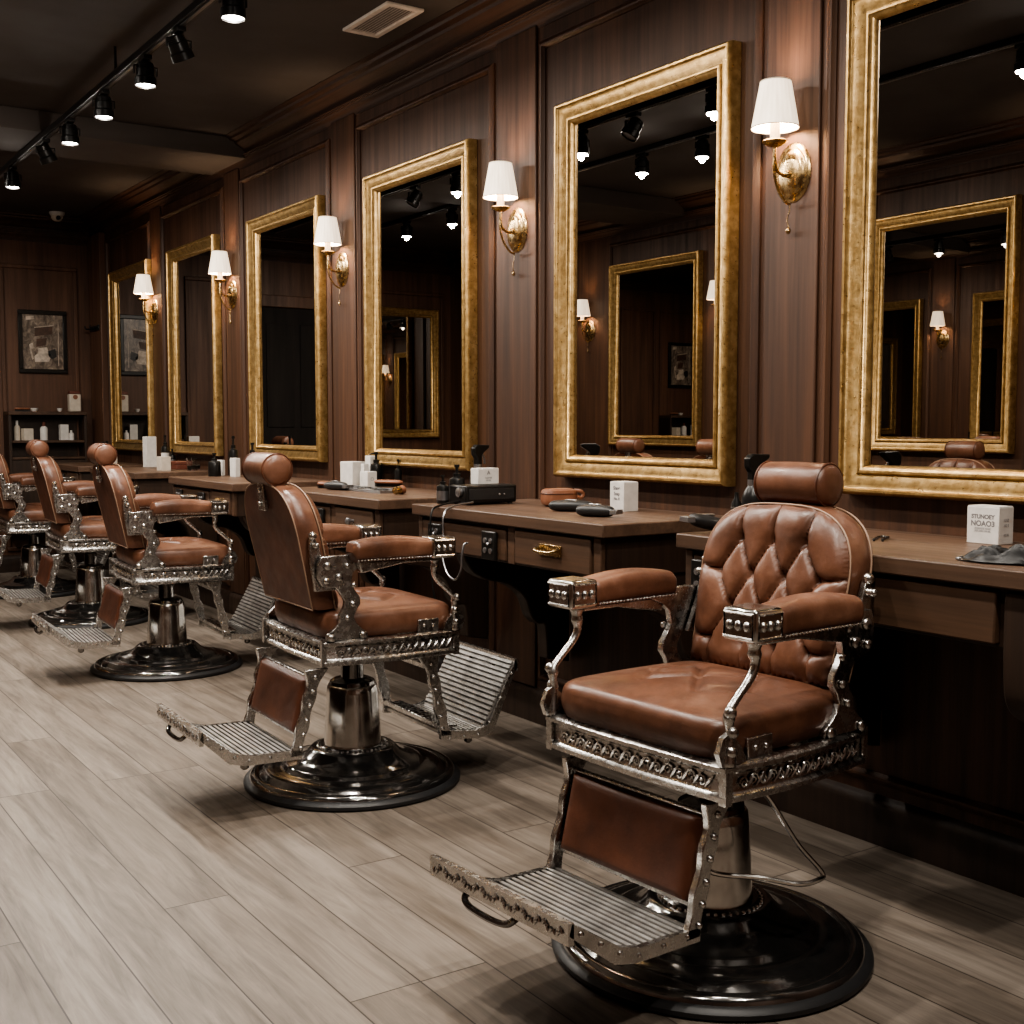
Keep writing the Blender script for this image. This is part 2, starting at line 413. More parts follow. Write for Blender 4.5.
# ------------------------------------------------------------------ wall lamps
def make_sconce():
    root = thing('wall_sconce', '', 'lamp', (0, 0, 0), 0, 'brass sconces with white shades')
    # local: wall is the plane x=0, the lamp reaches to -x
    pl = MB(); pl.x = Matrix.Translation((0, 0, 0))
    pl.lathe([(.001, -.024), (.022, -.0235), (.038, -.021), (.047, -.017), (.050, -.013), (.053, -.012), (.060, -.010), (.065, -.004), (.065, 0)], 40, (0, 0, 0), 'x', 1.0, 1.28)
    # raised leaf ornament
    for k in range(5):
        pl.ball((-.0205 + .0008 * abs(k - 2), -.016 + .008 * k, .040 - .004 * abs(k - 2)), .0045, 8, 1.8)
    pl.build('back_plate', 'brass', root)
    ar = MB()
    ar.tube(smoothpath([(-.015, 0, -.005), (-.04, 0, -.012), (-.068, 0, .0), (-.078, 0, .03), (-.078, 0, .066)], 6), .0052, 8)
    ar.tube(smoothpath([(-.078, 0, .05), (-.080, 0, .0), (-.064, 0, -.050), (-.036, 0, -.082), (-.014, 0, -.088)], 6), .004, 8)
    ar.ball((-.026, 0, -.006), .011, 12)
    ar.build('arm', 'brass', root)
    MB().lathe([(.001, .060), (.012, .062), (.030, .070), (.036, .076), (.034, .079), (.014, .076), (.012, .085), (.001, .086)], 28, (-.078, 0, 0)).build('drip_dish', 'brass', root)
    MB().lathe([(.0135, .078), (.0135, .125), (.001, .126)], 20, (-.078, 0, 0)).build('candle_tube', 'candle', root)
    sh = MB()
    def fn(u, v):
        a = 2 * PI * u; r = (.065 + (.042 - .065) * v) * (1 + .010 * math.cos(a * 24))
        return (-.078 + r * math.cos(a), r * math.sin(a), .112 + .127 * v)
    sh.grid(fn, 144, 6, True)
    s = sh.build('lamp_shade', 'shade', root)
    for r_, z_ in ((.0655, .113), (.0425, .238)):
        rim = MB(); rim.tube([(-.078 + r_ * math.cos(2 * PI * k / 40), r_ * math.sin(2 * PI * k / 40), z_) for k in range(40)], .0016, 6, True)
        rim.build('shade_trim', 'cream', s)
    ch = MB()
    for k in range(14):
        ch.ball((-.020 - .0 * k, -.004 * math.sin(k * .5), -.084 - k * .0052), .0024, 6)
    cp = ch.build('pull_chain', 'brass', root)
    MB().ball((-.020, 0, -.162), .0075, 12, 1.25).build('chain_ball', 'brass', cp)
    return root
SCON = [(2.405, 1.826, 'brass wall lamp nearest the viewer, on the pier beside the large cropped mirror'),
        (3.785, 1.850, 'brass wall lamp on the wood pier above the black box device'),
        (5.275, 1.862, 'brass wall lamp whose shade overlaps the mirror behind the chair headrest'),
        (6.71, 1.872, 'brass wall lamp second from the back wall, overlapping a mirror edge'),
        (8.15, 1.888, 'smallest looking brass wall lamp, beside the mirror nearest the picture wall')]
sc0 = make_sconce()
LAMPS = []
for i, (y, z, lab) in enumerate(SCON):
    o = sc0 if i == 0 else copy_tree(sc0)
    o.location = (WX - .008, y, z); o['label'] = lab; LAMPS.append((WX - .086, y, z + .165))
for y, lab in ((7.57, 'brass wall lamp on the opposite wall, reflected at left of the doubled mirror'), (6.07, 'brass wall lamp on the opposite wall, reflected at right of the doubled mirror'),
               (4.88, 'brass wall lamp on the opposite wall between two mirrors'), (3.52, 'brass wall lamp on the opposite wall, close behind the camera')):
    o = copy_tree(sc0); o.location = (LX, y, 1.86); o.rotation_euler = (0, 0, PI); o['label'] = lab
    LAMPS.append((LX + .078, y, 1.86 + .165))
for p in LAMPS:
    l = bpy.data.lights.new('sconce_bulb', 'POINT'); l.energy = 8.5; l.color = (1.0, .71, .46); l.shadow_soft_size = .02
    o = bpy.data.objects.new('sconce_bulb', l); COL.objects.link(o); o.location = p

# ------------------------------------------------------------------ ceiling track lights
TZ = 2.593
def make_track(x, y0, y1, label, z=CZ):
    root = thing('lighting_track', label, 'track', (x, (y0 + y1) / 2, z), 0, 'ceiling lighting tracks')
    h = (y1 - y0) / 2
    if z < CZ:
        for y in (.4, 2.6, 5.2, 8.1): MB().tube([(0, y - (y0 + y1) / 2, -.01), (0, y - (y0 + y1) / 2, CZ - z)], .006, 8).build('suspension_rod', 'black', root)
    MB().box(-.018, .018, -h, h, -.03, 0).build('rail', 'black', root, bevel=.002)
    MB().box(-.006, .006, -h, h, -.034, -.03).build('rail_groove', 'grey_metal', root)
    return root
make_track(1.495, -.6, 8.6, 'long black lighting track running across the dark ceiling', TZ)
make_track(.62, -.6, 8.6, 'black lighting track over the aisle, seen only in the mirrors')
def make_head(lit):
    root = thing('track_spotlight', '', 'spotlight', (0, 0, 0), 0, 'black track spotlights')
    MB().box(-.016, .016, -.04, .04, -.052, -.034).build('track_adapter', 'black', root, bevel=.003)
    yk = MB().tube([(0, 0, -.05), (0, 0, -.072)], .007, 10)
    yk.box(-.046, .046, -.008, .008, -.075, -.071).box(-.046, -.043, -.008, .008, -.105, -.071).box(.043, .046, -.008, .008, -.105, -.071)
    yk.build('yoke', 'black', root)
    return root
def head_body(root, tilt, lit):
    R = Matrix.Translation((0, 0, -.10)) @ Matrix.Rotation(tilt[0], 4, 'X') @ Matrix.Rotation(tilt[1], 4, 'Y')
    hb = MB(); hb.x = R
    hb.lathe([(.001, .045), (.026, .044), (.030, .040), (.031, .02), (.036, .016), (.036, -.012), (.042, -.018), (.042, -.045), (.038, -.047), (.036, -.040), (.001, -.036)], 28)
    for k in range(4): hb.lathe([(.034, .034 - k * .006), (.034, .031 - k * .006)], 24)
    h = hb.build('lamp_housing', 'black', root)
    ln = MB(); ln.x = R
    ln.lathe([(.001, -.043), (.02, -.0425), (.036, -.0405)], 24)
    ln.build('lens', 'lens' if lit else 'grey_metal', h)
T1 = [(3.86, 1, 'lit track spotlight cut by the top edge, beside the ceiling vent'), (4.80, 1, 'lit track spotlight just beyond the tilted dark one'), (5.39, 1, 'lit track spotlight third from the top edge, well before the ceiling beam'),
      (5.97, 1, 'lit track spotlight seen against the ceiling beam'), (7.24, 1, 'farthest lit track spotlight, near the left picture edge'), (4.40, 0, 'unlit track spotlight tilted to the wall, with its yoke showing'),
      (6.46, 0, 'unlit track spotlight in shade under the ceiling beam'), (0.4, 1, 'track spotlight over the camera'), (1.35, 1, 'track spotlight over the nearest chair'), (2.2, 1, 'track spotlight between the two nearest chairs'), (3.05, 1, 'track spotlight over the second chair')]
T2 = [(0.9, 1, 'aisle track spotlight beside the camera'), (2.98, 1, 'aisle track spotlight reflected in the nearest mirror'), (4.88, 1, 'aisle track spotlight, right one of the two reflected in the middle mirror'),
      (5.38, 1, 'aisle track spotlight, left one of the two reflected in the middle mirror'), (7.48, 1, 'aisle track spotlight reflected near the lamp beside the black device'), (8.15, 1, 'aisle track spotlight reflected leftmost in the third mirror')]
for x, L in ((1.495, T1), (.62, T2)):
    for y, lit, lab in L:
        z = TZ if x > 1 else CZ
        r = make_head(lit); r.location = (x, y, z); r['label'] = lab
        if lit: head_body(r, (0, 0), True)
        else: head_body(r, (math.radians(12), math.radians(-28)), False)
        if lit:
            l = bpy.data.lights.new('spot_beam', 'AREA'); l.shape = 'DISK'; l.size = .066; l.energy = 17.5
            l.color = (1.0, .925, .83)
            o = bpy.data.objects.new('spot_beam', l); COL.objects.link(o); o.location = (x, y, z - .150)
            l = bpy.data.lights.new('spot_fill', 'POINT'); l.energy = 3.0; l.color = (1.0, .915, .82); l.shadow_soft_size = .016  # added fill point below the lens, raises ambient light on the upper walls
            o = bpy.data.objects.new('spot_fill', l); COL.objects.link(o); o.location = (x, y, z - .160)

# ceiling vent and dome camera
v = thing('ceiling_vent', 'pale slatted air vent set in the dark ceiling', 'vent', (2.262, 4.27, CZ))
fr = MB()
a, b_ = .080, .190
fr.box(-a, a, -b_, -b_ + .025, -.012, 0).box(-a, a, b_ - .025, b_, -.012, 0).box(-a, -a + .025, -b_ + .025, b_ - .025, -.012, 0).box(a - .025, a, -b_ + .025, b_ - .025, -.012, 0)
fr.build('frame', 'vent', v, bevel=.003)
sl = MB()
for k in range(9):
    x = -.056 + k * .0135
    sl.prism([(x, -.008), (x + .010, -.001), (x + .0115, -.002), (x + .0015, -.009)], -b_ + .02, b_ - .02, 'y')
sl.build('slats', 'vent', v, smooth=False)
MB().box(-.055, .055, -.165, .165, -.0012, -.0004).build('backing', 'vent_dark', v)
dc = thing('security_camera', 'small white dome security camera on the far ceiling', 'camera', (2.25, 9.42, CZ))
MB().lathe([(.055, 0), (.056, -.012), (.05, -.022), (.046, -.026), (.001, -.027)], 28).build('housing', 'white_card', dc)
MB().lathe([(.044, -.026), (.042, -.042), (.034, -.056), (.02, -.065), (.001, -.068)], 24).build('dome', 'cream', dc)
MB().lathe([(.001, -.045), (.016, -.044), (.016, -.02)], 16, (0, 0, 0), 'y').build('camera_lens', 'black', dc).location = (0, 0, -.046)

exec_chair = None
# ------------------------------------------------------------------ barber chair   (local: front = -Y, up = Z)
ZB, ZT = .582, .945
def back_hw(z):
    zs = .785
    if z <= zs: return .192 + .012 * (z - ZB) / (zs - ZB)
    t = (z - zs) / (ZT - zs)
    return .204 * max(0.0, 1 - t ** 2.6) ** (1 / 3.0)
def back_s(z): return -.138 - (z - .555) * .22            # front face centre line (s is towards the front)
BUT = []
for zz, xs in ((.868, (-.088, 0.0, .088)), (.792, (-.138, -.045, .045, .138)), (.716, (-.09, 0.0, .09)), (.640, (-.138, -.045, .045, .138))):
    BUT += [(x, zz) for x in xs]
CRE = []
for i, (x, z) in enumerate(BUT):
    for (x2, z2) in BUT[i + 1:]:
        if .05 < abs(z - z2) < .09 and abs(x - x2) < .06: CRE.append(((x, z), (x2, z2)))
for x in (-.088, 0, .088): CRE.append(((x, .868), (x * 1.25, 1.0)))
for z in (.792, .640):
    CRE.append(((-.138, z), (-.25, z + .012))); CRE.append(((.138, z), (.25, z + .012)))
for x in (-.138, -.045, .045, .138): CRE.append(((x, .640), (x, .50)))
def segd(px, pz, a, b):
    ax, az = a; bx, bz = b; dx, dz = bx - ax, bz - az
    t = max(0, min(1, ((px - ax) * dx + (pz - az) * dz) / (dx * dx + dz * dz)))
    return math.hypot(px - ax - t * dx, pz - az - t * dz)
OUTL = []
for k in range(60):
    z = ZB + (ZT - ZB) * k / 59
    OUTL += [(back_hw(z), z), (-back_hw(z), z)]
for k in range(24): OUTL.append((-.192 + .384 * k / 23, ZB))
for k in range(-40, 41):
    x = .204 * k / 40; t = max(0, 1 - (abs(x) / .204) ** 3.0) ** (1 / 2.6); OUTL.append((x, .785 + (ZT - .785) * t))
def tuft_depth(x, z):
    e = min(math.hypot(x - a, z - b) for a, b in OUTL)
    q = min(e / .045, 1.0); edge = math.sqrt(max(0, 1 - (1 - q) ** 2))
    dc = min(segd(x, z, a, b) for a, b in CRE)
    db = min(math.hypot(x - a, z - b) for a, b in BUT)
    pil = min(dc / .042, 1.0); pil = math.sqrt(max(0.0, 1 - (1 - pil) ** 2)) if pil < 1 else 1.0
    d = .014 + .020 * (.25 + .75 * pil) - .011 * math.exp(-(db / .013) ** 2) - .006 * math.exp(-(dc / .004) ** 2)
    return d * edge
def seat_outline(u):
    # u in 0..1 round the seat-frame rail; front corners sharp, sides gently bowed
    pts = FRAME_PTS; n = len(pts); k = int(u * n) % n
    return pts[k]
def frame_pts():
    P = []
    n = 14
    for k in range(n): P.append((-.246 + .492 * k / n, .232 + .010 * math.sin(PI * k / n)))            # front, left to right
    for k in range(n):
        t = k / n; P.append((.246 + .018 * math.sin(PI * t) - .010 * t, .232 - .418 * t))
    for k in range(n): P.append((.236 - .472 * k / n, -.186 - .008 * math.sin(PI * k / n)))
    for k in range(n):
        t = 1 - k / n; P.append((-.246 - .018 * math.sin(PI * t) + .010 * t, .232 - .418 * t))
    return P
FRAME_PTS = frame_pts()                       # (x, s)

def foot_plate(root, back, fold, lip, hw, heavy):
    """stepped, ribbed foot plate. back/fold/lip are (s, z) of the profile; root carries the pieces"""
    def along(p, q, n, rib, amp):
        out = []
        L = math.hypot(q[0] - p[0], q[1] - p[1]); nx, nz = -(q[1] - p[1]) / L, (q[0] - p[0]) / L
        if nz < 0: nx, nz = -nx, -nz
        k = int(L / rib)
        for i in range(k):
            for f, a in ((0.06, 0), (.20, amp), (.72, amp), (.86, 0)):
                t = (i + f) / k
                out.append((p[0] + (q[0] - p[0]) * t + nx * a, p[1] + (q[1] - p[1]) * t + nz * a))
        return out
    top = [back] + along(back, fold, 0, .0160, .0062) + [fold] + along(fold, lip, 0, .0160, .0062) + [lip]
    th = .010
    poly = [(-s, z) for s, z in top] + [(-lip[0] - .002, lip[1] - th), (-fold[0] - .003, fold[1] - th * 1.2), (-back[0], back[1] - th)]
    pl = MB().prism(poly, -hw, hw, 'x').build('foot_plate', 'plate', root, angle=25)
    rim = MB()
    for sgn in (-1, 1):
        x0, x1 = sgn * hw, sgn * (hw + .012)
        path = [(-s, z) for s, z in (back, fold, lip)]
        up, dn = .007, -.020
        mid = (fold[0] + .02, fold[1] + .012)
        pts = [(-back[0] + .008, back[1] + up), (-fold[0] + .03, fold[1] + up), (-mid[0], mid[1] + up + .002), (-lip[0], lip[1] + up),
               (-lip[0] - .006, lip[1] + dn * .7), (-mid[0] - .012, mid[1] + dn), (-fold[0] + .02, fold[1] + dn), (-back[0] + .008, back[1] + dn)]
        rim.prism(pts, min(x0, x1), max(x0, x1), 'x')
    # front lip band with studs on its outer face
    rim.prism([(-lip[0] - .010, lip[1] + .008), (-lip[0] + .004, lip[1] + .008), (-lip[0] + .004, lip[1] - .032), (-lip[0] - .008, lip[1] - .032)], -hw - .012, hw + .012, 'x')
    st = rim
    for k in range(13):
        x = -hw + .014 + (2 * hw - .028) * k / 12
        st.tube([(x - .012 + .024 * q / 8, -lip[0] - .0095, lip[1] - .012 + .0085 * math.sin(q / 8 * 2 * PI) * (1 if k % 2 else -1)) for q in range(9)], .0035, 6)
        st.ball((x, -lip[0] - .0095, lip[1] - .012), .0048, 8)
    for sgn in (-1, 1):
        for t in (.15, .5, .85):
            st.ball((sgn * (hw + .012), -(fold[0] + (lip[0] - fold[0]) * t), fold[1] + (lip[1] - fold[1]) * t - .004), .006, 8)
            st.ball((sgn * (hw + .012), -(back[0] + (fold[0] - back[0]) * t), fold[1] - .006), .005, 8)
    rim.build('plate_rim', 'cast', pl)
    hd = MB().tube(smoothpath([(-.10, -lip[0] + .02, lip[1] - .028), (-.10, -lip[0] - .002, lip[1] - .040), (-.085, -lip[0] - .010, lip[1] - .050), (-.05, -lip[0] - .012, lip[1] - .054),
                               (0.0, -lip[0] - .012, lip[1] - .054), (.035, -lip[0] - .010, lip[1] - .050), (.05, -lip[0] - .002, lip[1] - .040), (.05, -lip[0] + .02, lip[1] - .028)], 5), .0068, 8)
    hd.build('pull_handle', 'black_chrome', pl)
    kn = MB()
    for sgn in (-1, 1):
        kn.lathe([(.009, 0), (.009, -.012), (.013, -.016), (.013, -.026), (.006, -.032), (.001, -.033)], 14, (sgn * hw * .8, -fold[0] + .03, fold[1] - .012))
    kn.build('plate_feet', 'black_chrome', pl)

def leg_rest(parent_root, turned, leather, back, fold, lip, top, hw):
    rr = parent_root
    start = len(bpy.data.objects)
    made = []
    holder = bpy.data.objects.new('leg_rest', None); COL.objects.link(holder); holder.parent = rr; made.append(holder)
    if turned: holder.rotation_euler = (0, 0, PI)
    # side arms: scalloped flat bars from the seat frame to the foot plate
    for sgn in (-1, 1):
        b = MB(); n = 26; L, R_ = [], []
        for k in range(n + 1):
            t = k / n
            s = top[0] + (back[0] + .012 - top[0]) * t; z = top[1] + (back[1] - .012 - top[1]) * t
            w = .017 + .003 * math.cos(t * PI * 6) + (.016 * (1 - t / .22) if t < .22 else 0)
            L.append((-(s - w), z)); R_.append((-(s + w), z))
        x0 = sgn * (hw - .004); x1 = sgn * (hw + .012)
        b.prism(L + R_[::-1], min(x0, x1), max(x0, x1), 'x')
        for t in (.1, .27, .44, .62, .79, .95):
            s = top[0] + (back[0] - top[0]) * t; z = top[1] + (back[1] - top[1]) * t
            b.ball((sgn * (hw + .013), -s, z), .0075, 10)
        b.build('rest_arm', 'cast', holder, bevel=.002)
    def at(t): return (top[0] + (back[0] - top[0]) * t, top[1] + (back[1] - top[1]) * t)
    cb = MB()
    for t in ((.14, .80) if leather else (.16, .93)):
        s, z = at(t); cb.box(-hw, hw, -s - .008, -s + .006, z - .009, z + .009)
    if not leather:
        s, z = at(.95); cb.box(-hw, hw, -s - .06, -s, z - .004, z + .004)
    cb.build('cross_bar', 'cast', holder, bevel=.003)
    if leather:
        a, c = at(.12), at(.80)
        ang = math.atan2(c[0] - a[0], -(c[1] - a[1]))
        H = math.hypot(c[0] - a[0], c[1] - a[1])
        def fn(u, v):
            x = (u * 2 - 1); zz = (v * 2 - 1)
            e = min(1 - abs(x), (1 - abs(zz)) * .7); q = min(1, max(0, e) / .16)
            d = .020 * math.sqrt(1 - (1 - q) ** 2)
            s = (a[0] + c[0]) / 2 + zz * H / 2 * math.sin(ang); z = (a[1] + c[1]) / 2 - zz * H / 2 * math.cos(ang)
            return (x * (hw - .010), -(s + .006 + d), z + .0 * d)
        pb = MB().grid(fn, 34, 26)
        pb.prism([(-(a[0] + .006), a[1]), (-(a[0] - .010), a[1]), (-(c[0] - .010), c[1]), (-(c[0] + .006), c[1])], -hw + .010, hw - .010, 'x')
        pb.build('leg_pad', 'leather_dark', holder)
    foot_plate(holder, back, fold, lip, hw, True)
    return holder

LEVER = [(.12, -.128, .262), (.124, -.142, .240), (.14, -.12, .228), (.188, -.061, .222), (.243, -.014, .215), (.257, .03, .216), (.252, .052, .226), (.246, -.02, .30), (.245, -.10, .40), (.23, -.12, .426)]
def make_chair(label, rear=False, lever=False):
    root = thing('barber_chair', label, 'barber chair', (0, 0, 0), 0, 'row of brown leather barber chairs')
    # --- base
    MB().lathe([(.001, 0), (.333, 0), (.340, .006), (.340, .015), (.333, .023), (.322, .026), (.001, .027)], 72).build('base_ring', 'rubber', root)
    MB().lathe([(.324, .022), (.322, .030), (.316, .038), (.306, .042), (.297, .040), (.292, .036), (.287, .040), (.276, .049), (.262, .053), (.236, .056), (.226, .056), (.221, .058), (.216, .066), (.206, .070), (.186, .074), (.166, .082), (.148, .094), (.136, .106), (.128, .112), (.118, .113), (.108, .112), (.101, .118), (.001, .118)], 72).build('base_dome', 'black_chrome', root)
    bd = MB()
    for k in range(44):
        a = 2 * PI * k / 44; bd.ball((.109 * math.cos(a), .109 * math.sin(a), .113), .005, 6)
    bd.build('bead_ring', 'cast', root)
    MB().lathe([(.096, .104), (.092, .112), (.090, .125), (.080, .285), (.078, .302), (.074, .308), (.001, .309)], 56).build('column', 'chrome', root)
    MB().lathe([(.074, .300), (.070, .318), (.060, .324), (.036, .328), (.034, .39), (.05, .40), (.05, .42), (.001, .421)], 40).build('column_collar', 'black_chrome', root)
    MB().box(-.19, .19, -.17, .15, .412, .432).box(-.225, .225, -.03, .03, .42, .44).box(-.03, .03, -.23, .2, .42, .44).build('under_frame', 'black_chrome', root, bevel=.004)
    # --- seat frame rail: swept moulded band
    prof = [(-.010, .424), (.004, .420), (.012, .424), (.012, .433), (.004, .438), (.002, .442), (.002, .474), (.006, .478), (.014, .482), (.014, .490), (.004, .496), (-.012, .496), (-.012, .424)]
    fp = MB(); n = len(prof); N = len(FRAME_PTS); vs = []
    for i in range(N):
        x, s = FRAME_PTS[i]; xa, sa = FRAME_PTS[i - 1]; xb, sb = FRAME_PTS[(i + 1) % N]
        d1 = Vector((x - xa, s - sa)).normalized(); d2 = Vector((xb - x, sb - s)).normalized()
        n1, n2 = Vector((-d1.y, d1.x)), Vector((-d2.y, d2.x)); nn = (n1 + n2); nn.normalize(); k = 1 / max(.5, nn.dot(n1))
        if (nn.x * x + nn.y * (s - .015)) < 0: nn = -nn
        for o, z in prof: vs.append((x + nn.x * o * k, -(s + nn.y * o * k), z))
    fs = [(i * n + k, ((i + 1) % N) * n + k, ((i + 1) % N) * n + (k + 1) % n, i * n + (k + 1) % n) for i in range(N) for k in range(n)]
    fp.add(vs, fs)
    for sx, s in ((-1, .234), (1, .234)):
        fp.box(sx * .250 - .009, sx * .250 + .009, -s - .009, -s + .009, .418, .510)
    for sx in (-1, 1):
        fp.box(sx * .238 - .007, sx * .238 + .007, .197 - .007, .197 + .007, .420, .498)
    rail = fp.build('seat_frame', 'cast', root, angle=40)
    # scroll-work in relief on the four faces of the rail
    def spiral(p0, dx, r, sgn, nrm):
        pts = []
        for k in range(15):
            a = k / 14 * PI * 3.1; rr = r * (1 - .062 * k)
            pts.append((p0[0] + dx[0] * rr * math.cos(a) * sgn + nrm[0] * .003, p0[1] + dx[1] * rr * math.cos(a) * sgn + nrm[1] * .003, p0[2] + rr * math.sin(a)))
        return pts
    for face in range(4):
        ob = MB(); seg = FRAME_PTS[face * 14:(face + 1) * 14] + [FRAME_PTS[((face + 1) * 14) % N]]
        nc = 15
        for k in range(nc):
            t = (.1 + .8 * k / (nc - 1)) * 14; i = min(13, int(t)); fr_ = t - i
            a, b = Vector(seg[i]), Vector(seg[i + 1]); p = a.lerp(b, fr_); d = (b - a).normalized(); nr = Vector((-d.y, d.x))
            if nr.x * p.x + nr.y * (p.y - .015) < 0: nr = -nr
            P = (p.x + nr.x * .003, -(p.y + nr.y * .003), .457 + (.002 if k % 2 else -.002)); D = (d.x, -d.y); Nn = (nr.x, -nr.y)
            ob.tube(spiral(P, D, .0118, 1 if k % 2 else -1, Nn), .0023, 5)
            # leaf between scrolls
            q = (P[0] + D[0] * .016, P[1] + D[1] * .016, .457)
            ob.tube([(q[0] - D[0] * .010 + Nn[0] * .002, q[1] - D[1] * .010 + Nn[1] * .002, .444), (q[0] + Nn[0] * .004, q[1] + Nn[1] * .004, .457), (q[0] + D[0] * .010 + Nn[0] * .002, q[1] + D[1] * .010 + Nn[1] * .002, .470)], [.0015, .004, .0015], 6)
        ob.build('scroll_relief', 'cast', rail)
    # --- seat cushion
    SB, SE = .497, .572
    creases = []
    sb = [(x, s) for s in (.13, -.05) for x in (-.075, .075)] + [(0, .04), (-.14, .04), (.14, .04)]
    for i, a in enumerate(sb):
        for b in sb[i + 1:]:
            if math.hypot(a[0] - b[0], a[1] - b[1]) < .14: creases.append((a, b))
    def cush(u, v):
        # u round, v from bottom rim over the edge to the centre
        a = 2 * PI * u; ca, sa = math.cos(a), math.sin(a); e = 8.0
        rr = 1 / (abs(ca) ** e + abs(sa) ** e) ** (1 / e)
        fx, fs_ = ca * rr, sa * rr
        if v < .25:
            t = v / .25; k = .970 + .030 * math.sin(PI * t * .5) + .016 * math.sin(PI * t); z = SB + (SE - SB - .022) * t
        elif v < .40:
            t = (v - .25) / .15; k = 1.0 - .11 * (1 - math.cos(t * PI / 2)); z = SE - .022 + .024 * math.sin(t * PI / 2)
        else:
            t = (v - .40) / .60; k = .89 * (1 - t); z = SE + .002
        x, s = fx * k * .243, fs_ * k * .216 + .030
        x *= 1 - .05 * max(0, (.03 - s)) / .2
        if v >= .40:
            z += .026 * (1 - (k / .89) ** 2.0)
            if abs(x) < .19:
                dc = min(segd(x, s, p, q) for p, q in creases)
                z -= .011 * math.exp(-(dc / .011) ** 2) * (1 - (k / .89) ** 6)
        return (x, -s, z)
    sc_ = MB().grid(cush, 120, 44, True)
    seat = sc_.build('seat_cushion', 'leather', root, angle=70)
    # --- backrest
    nu, nv = 73, 97
    def bf(u, v):
        vv = 1 - (1 - v) ** 1.35
        z = ZB + (ZT - ZB) * vv; w = back_hw(z); x = (2 * u - 1) * w
        return (x, -(back_s(z) + tuft_depth(x, z)), z)
    b = MB().grid(bf, nu, nv)
    bk = b.build('backrest', 'leather', root, angle=80)
    # side band and rear panel
    TH = .066
    arc = [(-back_hw(ZB + (ZT - ZB) * (1 - (1 - k / 40) ** 2.2)), ZB + (ZT - ZB) * (1 - (1 - k / 40) ** 2.2)) for k in range(41)]
    loop = arc + [(-x, z) for x, z in arc[::-1][1:]]
    vs = []; fs = []
    rings = [(.002, 1.0), (-.02, 1.012), (-.05, 1.012), (-TH + .012, 1.0), (-TH, .985)]
    for off, sc in rings:
        for x, z in loop:
            zz = .74 + (z - .74) * sc; vs.append((x * sc, -(back_s(zz) + off), zz))
    n = len(loop)
    for i in range(len(rings) - 1):
        for k in range(n):
            j = (k + 1) % n; fs.append((i * n + k, i * n + j, (i + 1) * n + j, (i + 1) * n + k))
    sb_ = MB().add(vs, fs); sb_.build('back_side_band', 'leather', bk, angle=60)
    vs = [(x * .985, -(back_s(.74 + (z - .74) * .985) - TH - .001), .74 + (z - .74) * .985) for x, z in loop]
    MB().add(vs, [tuple(range(n))]).build('back_panel', 'leather_dark', bk, smooth=False)
    pi = MB()
    for off, sc in ((.006, 1.003), (-TH, 1.002)):
        pi.tube([(x * sc, -(back_s(z) + off), .74 + (z - .74) * sc) for x, z in loop], .0024, 6, True)
    pi.build('back_piping', 'piping', bk)
    for x, z in BUT: MB().ball((x, -(back_s(z) + tuft_depth(x, z) + .001), z), .0058, 10).build('tuft_button', 'button', bk)
    # --- headrest roll and its bracket
    hs, hz, hr = -.271, .989, .048
    hd = MB()
    prof = [(.001, -.098), (.024, -.0975), (.038, -.094), (.045, -.087), (.0475, -.078), (.0485, -.04), (.049, 0), (.0485, .04), (.0475, .078), (.045, .087), (.038, .094), (.024, .0975), (.001, .098)]
    hd.lathe(prof, 40, (0, -hs, hz), 'x'); hr_ = hd.build('headrest', 'leather', root, angle=60)
    for sx in (-1, 1):
        hp = MB(); hp.tube([(sx * .085, -hs + .0468 * math.cos(2 * PI * k / 36), hz + .0468 * math.sin(2 * PI * k / 36)) for k in range(36)], .0026, 6, True)
        hp.build('headrest_piping', 'leather_dark', hr_)
    hb = MB(); yb = -(back_s(.9) - TH)
    hb.prism([(yb, .865), (yb + .010, .865), (yb + .016, .955), (yb - .004, .965), (yb - .012, .955)], -.026, .026, 'x')
    hb.box(-.008, .008, yb - .02, yb + .012, .94, .985)
    for z in (.885, .925): hb.ball((0, yb + .014, z), .007, 10)
    hb.build('headrest_bracket', 'cast', root, bevel=.002)
    # --- arms
    for sx in (-1, 1):
        def padf(u, v):
            # swept rounded pad; v along the arm (front to back), u round the section
            s = .134 - .255 * v
            a = 2 * PI * u; e = 3.2
            ca, sa = math.cos(a), math.sin(a); rr = 1 / (abs(ca) ** e + abs(sa) ** e) ** (1 / e)
            end = min(1, (1 - v) / .06); end = math.sqrt(max(0.0, 1 - (1 - end) ** 2)); f0 = min(1, v / .02)
            k = (.86 + .14 * f0) * max(.02, end)
            return (sx * .256 + ca * rr * .041 * (.55 + .45 * k if v > .9 else k), -s, .752 + .006 * math.sin(PI * v) + sa * rr * (.030 + .006 * math.sin(PI * v)) * (k if v > .9 else 1))
        ap = MB().grid(padf, 40, 40, True)
        ap.build('arm_pad', 'leather', root, angle=60)
        pad = ap and bpy.context.scene.collection.objects[-1]
        for q in (-1, 1):
            nl = MB().tube([(sx * .256 + q * .0402, -.125, .7305), (sx * .256 + q * .0402, .105, .7305)], .0012, 5)
            for k in range(24): nl.ball((sx * .256 + q * .0405, -.126 + .235 * k / 23, .7305), .0031, 6)
            nl.build('nail_trim', 'cast', pad)
        cp = MB().box(sx * .256 - .042, sx * .256 + .042, -.212, -.132, .722, .785)
        cap = cp.build('arm_cap', 'chrome', root, bevel=.009, seg=3)
        for q in (-1, 1):
            en = MB(); xx = sx * .256 + q * .0415
            for k in range(3): en.ball((xx, -.152 - k * .020, .753), .0085, 10, 1.25)
            en.tube([(xx, -.140, .731), (xx, -.204, .731), (xx, -.204, .776), (xx, -.140, .776)], .0035, 6, True)
            en.build('cap_relief', 'cast', cap)
        en = MB()
